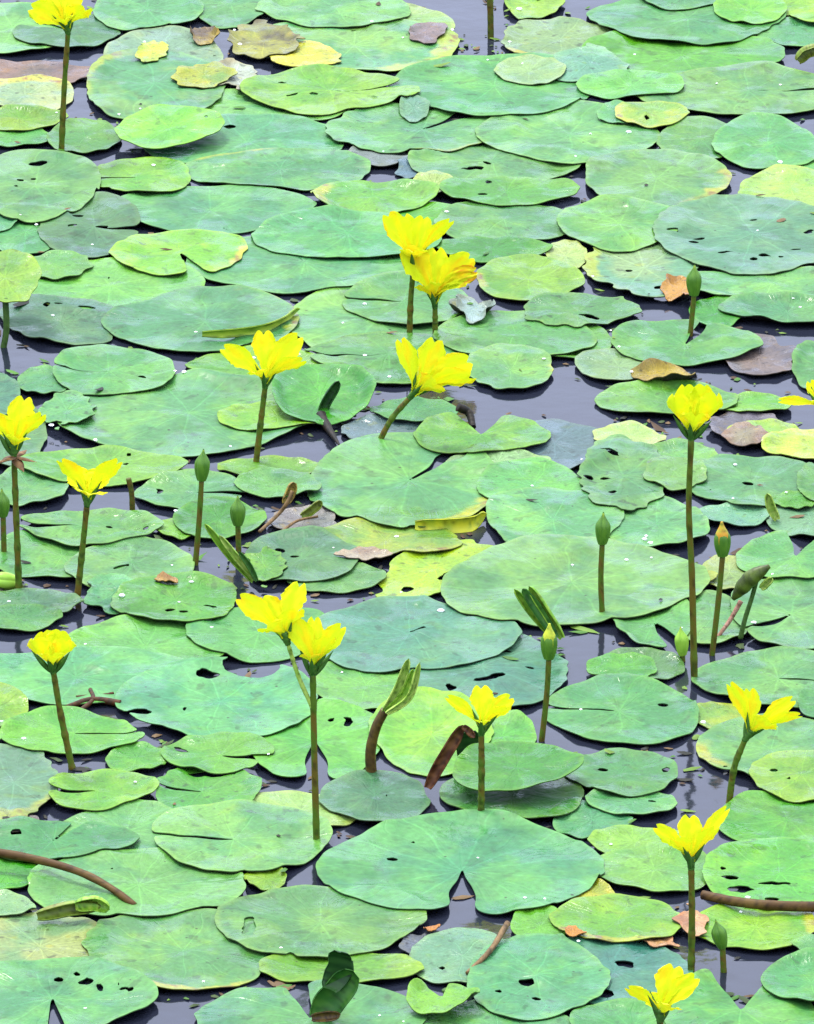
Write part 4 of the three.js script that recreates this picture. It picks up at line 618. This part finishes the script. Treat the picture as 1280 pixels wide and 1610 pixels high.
FLOWERS.forEach((f, fi) => {
  const g = new THREE.Group(), stem = f.s.map(CM), foot = stem[stem.length - 1].clone(); g.position.set(foot.x, f.thin ? foot.y : 0, foot.z);
  const L = p => p.clone().sub(g.position), pts = stem.map(L).reverse(); if (!f.thin) pts[0].y -= 0.012;
  const [ca, cb] = f.pale ? STEMC.limep : [[0.050, 0.095, 0.005], [0.085, 0.060, 0.005]], thick = f.thin ? 0.0010 : 0.00148;
  add(new THREE.Mesh(stemGeo(pts, t => thick * (1.08 - 0.2 * t) * (1 + 0.10 * noise(t * 9, fi) + 0.30 * Math.max(0, noise(t * 19, fi + 0.5))), stemColour(ca, cb, fi + 0.5), 64), stemMat), 'stem', g);
  const B = pts[pts.length - 1], tips = f.p.map(p => L(CM(p))), A = V(0, 0, 0); tips.forEach(t => A.add(t.clone().sub(B).normalize())); A.normalize();
  add(new THREE.Mesh(stemGeo([B.clone().addScaledVector(A, -0.001), B.clone().addScaledVector(A, 0.0025), B.clone().addScaledVector(A, 0.0055)], t => 0.0014 + 0.0006 * t, stemColour([0.03, 0.085, 0.012], [0.055, 0.14, 0.02], fi + 3), 8), stemMat), 'calyx', g);
  tips.forEach((T, k) => add(new THREE.Mesh(petalGeo(B.clone().addScaledVector(A, 0.003), T, f.p[k][3] / 100, A, f.bulge, fi * 31 + k * 7 + 5), petalMat), 'petal', g));
  if (f.wither) { const m = add(new THREE.Mesh(petalGeo(B.clone().addScaledVector(A, 0.006), L(CM(f.wither)), f.wither[3] / 100 * 1.2, A, 0, fi * 31 + 77, true), petalMat), 'petal', g); m.userData.label = 'orange withered petal'; }
  for (let k = 0; k < 5; k++) {
    const T = tips[k % tips.length], d = T.clone().sub(B).normalize(), rad = d.clone().addScaledVector(A, -d.dot(A)).normalize();
    const a = k / 5 * Math.PI * 2 + 0.5, out = V(Math.cos(a), 0, Math.sin(a)), o2 = out.addScaledVector(A, -out.dot(A)).normalize();
    const dir = A.clone().multiplyScalar(0.88).addScaledVector(f.bulge ? o2 : (Math.abs(rad.x) > 0.5 ? rad : o2), f.bulge ? 0.62 : 0.50).normalize(), side = dir.clone().cross(o2).normalize();
    const s = V(0, 0, 1).cross(dir).normalize();
    add(new THREE.Mesh(leafletGeo(B.clone().addScaledVector(o2, 0.0012), dir, s.lerp(side, 0.3).normalize(), 0.0140, 0.0028, [0.022, 0.07, 0.010], [0.055, 0.14, 0.02], fi * 5 + k), stemMat), 'sepal', g);
  }
  if (f.collar) for (let k = 0; k < 6; k++) { const a = k * 1.05, d = V(Math.cos(a), -0.25 + 0.3 * Math.sin(k * 4), Math.sin(a)).normalize(); add(new THREE.Mesh(leafletGeo(B.clone().add(V(0, -0.001, 0)), d, d.clone().cross(V(0, 1, 0)).normalize(), 0.011, 0.006, [0.03, 0.016, 0.008], [0.22, 0.12, 0.05], k), stemMat), 'dry_bract', g); }
  tag(add(g, 'yellow_flower'), f.t, 'flower', 'yellow flowers standing above the leaves');
});

// ---------------------------------------------------------------- buds
BUDS.forEach((b, bi) => {
  const g = new THREE.Group(), stem = b.s.map(CM), foot = stem[stem.length - 1]; g.position.set(foot.x, 0, foot.z);
  const L = p => p.clone().sub(g.position), pts = stem.map(L).reverse(); pts[0].y -= 0.01;
  add(new THREE.Mesh(stemGeo(pts, t => 0.00135 * (1.05 - 0.1 * t) * (1 + 0.12 * noise(t * 7, bi)), stemColour([0.048, 0.092, 0.005], [0.080, 0.058, 0.006], bi + 40), 26), stemMat), 'stem', g);
  const N = L(CM(b.neck)), T = L(CM(b.tip)), ax = T.clone().sub(N), len = ax.length(), w = b.w / 100; ax.normalize();
  const e1 = V(0, 0, 1).cross(ax).normalize(), e2 = ax.clone().cross(e1);
  const light = b.k === 'l';
  for (let k = 0; k < 5; k++) {                                    // five sepals wrapped round the closed petals
    const pos = [], col = [], idx = [], nu = 16, nv = 6, a0 = k / 5 * Math.PI * 2 + bi;
    for (let i = 0; i <= nu; i++) for (let j = 0; j <= nv; j++) {
      const u = i / nu, v = j / nv - 0.5, prof = w * (0.30 + 0.75 * Math.pow(Math.sin(Math.PI * Math.min(1, 0.12 + u * 0.80)), 0.9)) * (1 - smooth(0.55, 1.02, u) * 0.85), a = a0 + v * 1.42 * (1 - 0.35 * smooth(0.6, 1, u));
      const r = prof * (1 + 0.09 * Math.cos(v * Math.PI * 1.0) - 0.10 * Math.pow(Math.abs(v) * 2, 3));
      const p = N.clone().addScaledVector(ax, u * len).addScaledVector(e1, Math.cos(a) * r).addScaledVector(e2, Math.sin(a) * r);
      pos.push(p.x, p.y, p.z);
      const q = 0.5 + fbm(u * 3, a * 1.5, bi * 3, 3);
      col.push(...mix(light ? [0.14, 0.30, 0.02] : [0.030, 0.098, 0.008], light ? [0.22, 0.38, 0.04] : [0.075, 0.17, 0.014], clamp(q)));
      if (i < nu && j < nv) { const s = i * (nv + 1) + j; idx.push(s, s + 1, s + nv + 1, s + 1, s + nv + 2, s + nv + 1); }
    }
    add(new THREE.Mesh(geo(pos, idx, col), rollMat), 'sepal', g);
  }
  const pc = { g: [[0.09, 0.2, 0.02], [0.2, 0.28, 0.02]], l: [[0.2, 0.34, 0.03], [0.3, 0.4, 0.04]], o: [[0.42, 0.20, 0.015], [0.26, 0.28, 0.015]], y: [[0.36, 0.40, 0.02], [0.24, 0.33, 0.02]] }[b.k];
  const out = b.k === 'o' || b.k === 'y' ? 1.01 : 0.9;
  add(new THREE.Mesh(stemGeo([0.04, 0.4, 0.75, 1].map(t => N.clone().addScaledVector(ax, t * len * (out > 1 ? 1.04 : 0.97)).addScaledVector(e2, out > 1 ? w * 0.12 * t : 0)), t => w * out * (0.25 + 0.7 * Math.sin(Math.PI * (0.12 + 0.84 * t))) * (1 - 0.55 * smooth(0.6, 1, t)), stemColour(pc[0], pc[1], bi + 9), 16, 12), rollMat), 'closed_petals', g);
  tag(add(g, 'flower_bud'), b.t, 'bud', 'buds standing above the leaves');
});

// ---------------------------------------------------------------- stalks and rolled leaves
STALKS.forEach((s, i) => {
  const pts = s.s.map(CM), c = pts[0].clone(); c.y = 0; if (pts[0].y < 0.0005) pts[0].y -= 0.012;
  const m = new THREE.Mesh(stemGeo(pts.map(p => p.sub(c)), t => (s.r[0] + (s.r[1] - s.r[0]) * t) / 1000 * (1 + 0.14 * noise(t * 8, i * 3)), stemColour(...STEMC[s.k], i + 70), 40, 10), stemMat);
  m.position.copy(c); tag(add(m, s.n), s.t, 'stalk', 'bare stalks and twigs');
});
ROLLED.forEach((r, ri) => {
  const g = new THREE.Group(), c = CM(r.p[0][0][0]); c.y = 0; g.position.copy(c);
  r.p.forEach(([pts, w, arc, k, part], pi) => {
    const P = pts.map(p => CM(p).sub(c)), [a, b] = STEMC[k];
    const solid = arc > 320;
    const gm = solid ? stemGeo(P, t => w / 100 * (part === 'pod' ? 0.18 + 0.85 * Math.pow(Math.sin(Math.PI * clamp(t, 0.02, 0.98)), 0.8) : 1 - 0.15 * t) * (1 + 0.1 * noise(t * 8, ri + pi)), stemColour(a, b, ri + pi * 3 + 100), 26, 12) : scrollGeo(P, w / 100, arc, stemColour(a, b, ri + pi * 3 + 100), ri * 17 + pi);
    add(new THREE.Mesh(gm, rollMat), part, g);
  });
  tag(add(g, r.n), r.t, r.c);
});

// ---------------------------------------------------------------- water drops and crumbs on the leaves
{
  const rnd = rng(4242), drop = new THREE.SphereGeometry(1, 10, 7), parts = [], h = (x, z) => top[Math.round((z - GZ0) / CELL) * GW + Math.round((x - GX0) / CELL)];
  for (let n = 0; n < 130;) {
    const x = (rnd() - 0.5) * 0.44, z = -0.93 + rnd() * 1.62; if (fbm(x * 14, z * 10, 3, 2) < 0.02 || h(x, z) < 0.001) { n += 0.2; continue; }
    n++; const r = 0.0005 + 0.0010 * rnd() * rnd(), d = drop.clone(); d.scale(r * (1 + 0.5 * rnd()), r * 0.6, r * (1 + 0.3 * rnd())); d.translate(x, h(x, z) + r * 0.35, z); parts.push(d);
  }
  const m = add(new THREE.Mesh(mergeGeometries(parts), new THREE.MeshPhysicalMaterial({ color: 0xffffff, roughness: 0.08, transmission: 0.6, ior: 1.33, thickness: 0.001 })), 'water_drops');
  m.userData.kind = 'stuff'; m.userData.label = 'tiny clear water drops scattered over the leaves'; m.userData.category = 'drops';
}
{ // bits of rotten leaf and weed afloat in the gaps
  const rnd = rng(777), pos = [], col = [], idx = [], at = (i, j) => top[j * GW + i];
  const kinds = [[0.022, 0.04, 0.008], [0.035, 0.018, 0.006], [0.08, 0.05, 0.02], [0.035, 0.10, 0.012], [0.07, 0.13, 0.015], [0.008, 0.009, 0.005]];
  for (let n = 0, tries = 0; n < 520 && tries < 60000; tries++) {
    const x = (rnd() - 0.5) * 0.46, z = -0.95 + rnd() * 1.66, i = Math.round((x - GX0) / CELL), j = Math.round((z - GZ0) / CELL);
    if (fbm(x * 9, z * 7, 12, 3) < 0.02 && rnd() < 0.8) continue;
    let near = 0; for (const d of [3, 6]) near += (at(i + d, j) > 0) + (at(i - d, j) > 0) + (at(i, j + d) > 0) + (at(i, j - d) > 0);
    const wet = at(i, j) === 0; if (wet ? near < 1 : rnd() < 0.985) continue;
    n++; const y = at(i, j) + 0.0004, k = 6 + Math.floor(rnd() * 3), r = 0.0006 + 0.0022 * rnd() * rnd(), e = 1 + rnd() * 2.2, a0 = rnd() * 6.28, c = kinds[Math.floor(rnd() * kinds.length)], o = pos.length / 3, tip = rnd() * 0.6;
    for (let q = 0; q < k; q++) { const a = q / k * 6.283, rr = r * (0.6 + 0.7 * rnd()), u = Math.cos(a) * rr * e, v = Math.sin(a) * rr; pos.push(x + u * Math.cos(a0) - v * Math.sin(a0), y + Math.max(0, u * tip) * 0.6, z + u * Math.sin(a0) + v * Math.cos(a0)); }
    pos.push(x, y + 0.0005 + r * 0.25, z);
    for (let q = 0; q <= k; q++) { const f = 0.7 + 0.6 * rnd(); col.push(c[0] * f, c[1] * f, c[2] * f); }
    for (let q = 0; q < k; q++) idx.push(o + k, o + (q + 1) % k, o + q);
  }
  const m = add(new THREE.Mesh(geo(pos, idx, col), stemMat), 'floating_debris'); m.userData.kind = 'stuff'; m.userData.label = 'small brown and green bits of weed afloat between leaves'; m.userData.category = 'debris';
}
renderer.render(scene, camera);
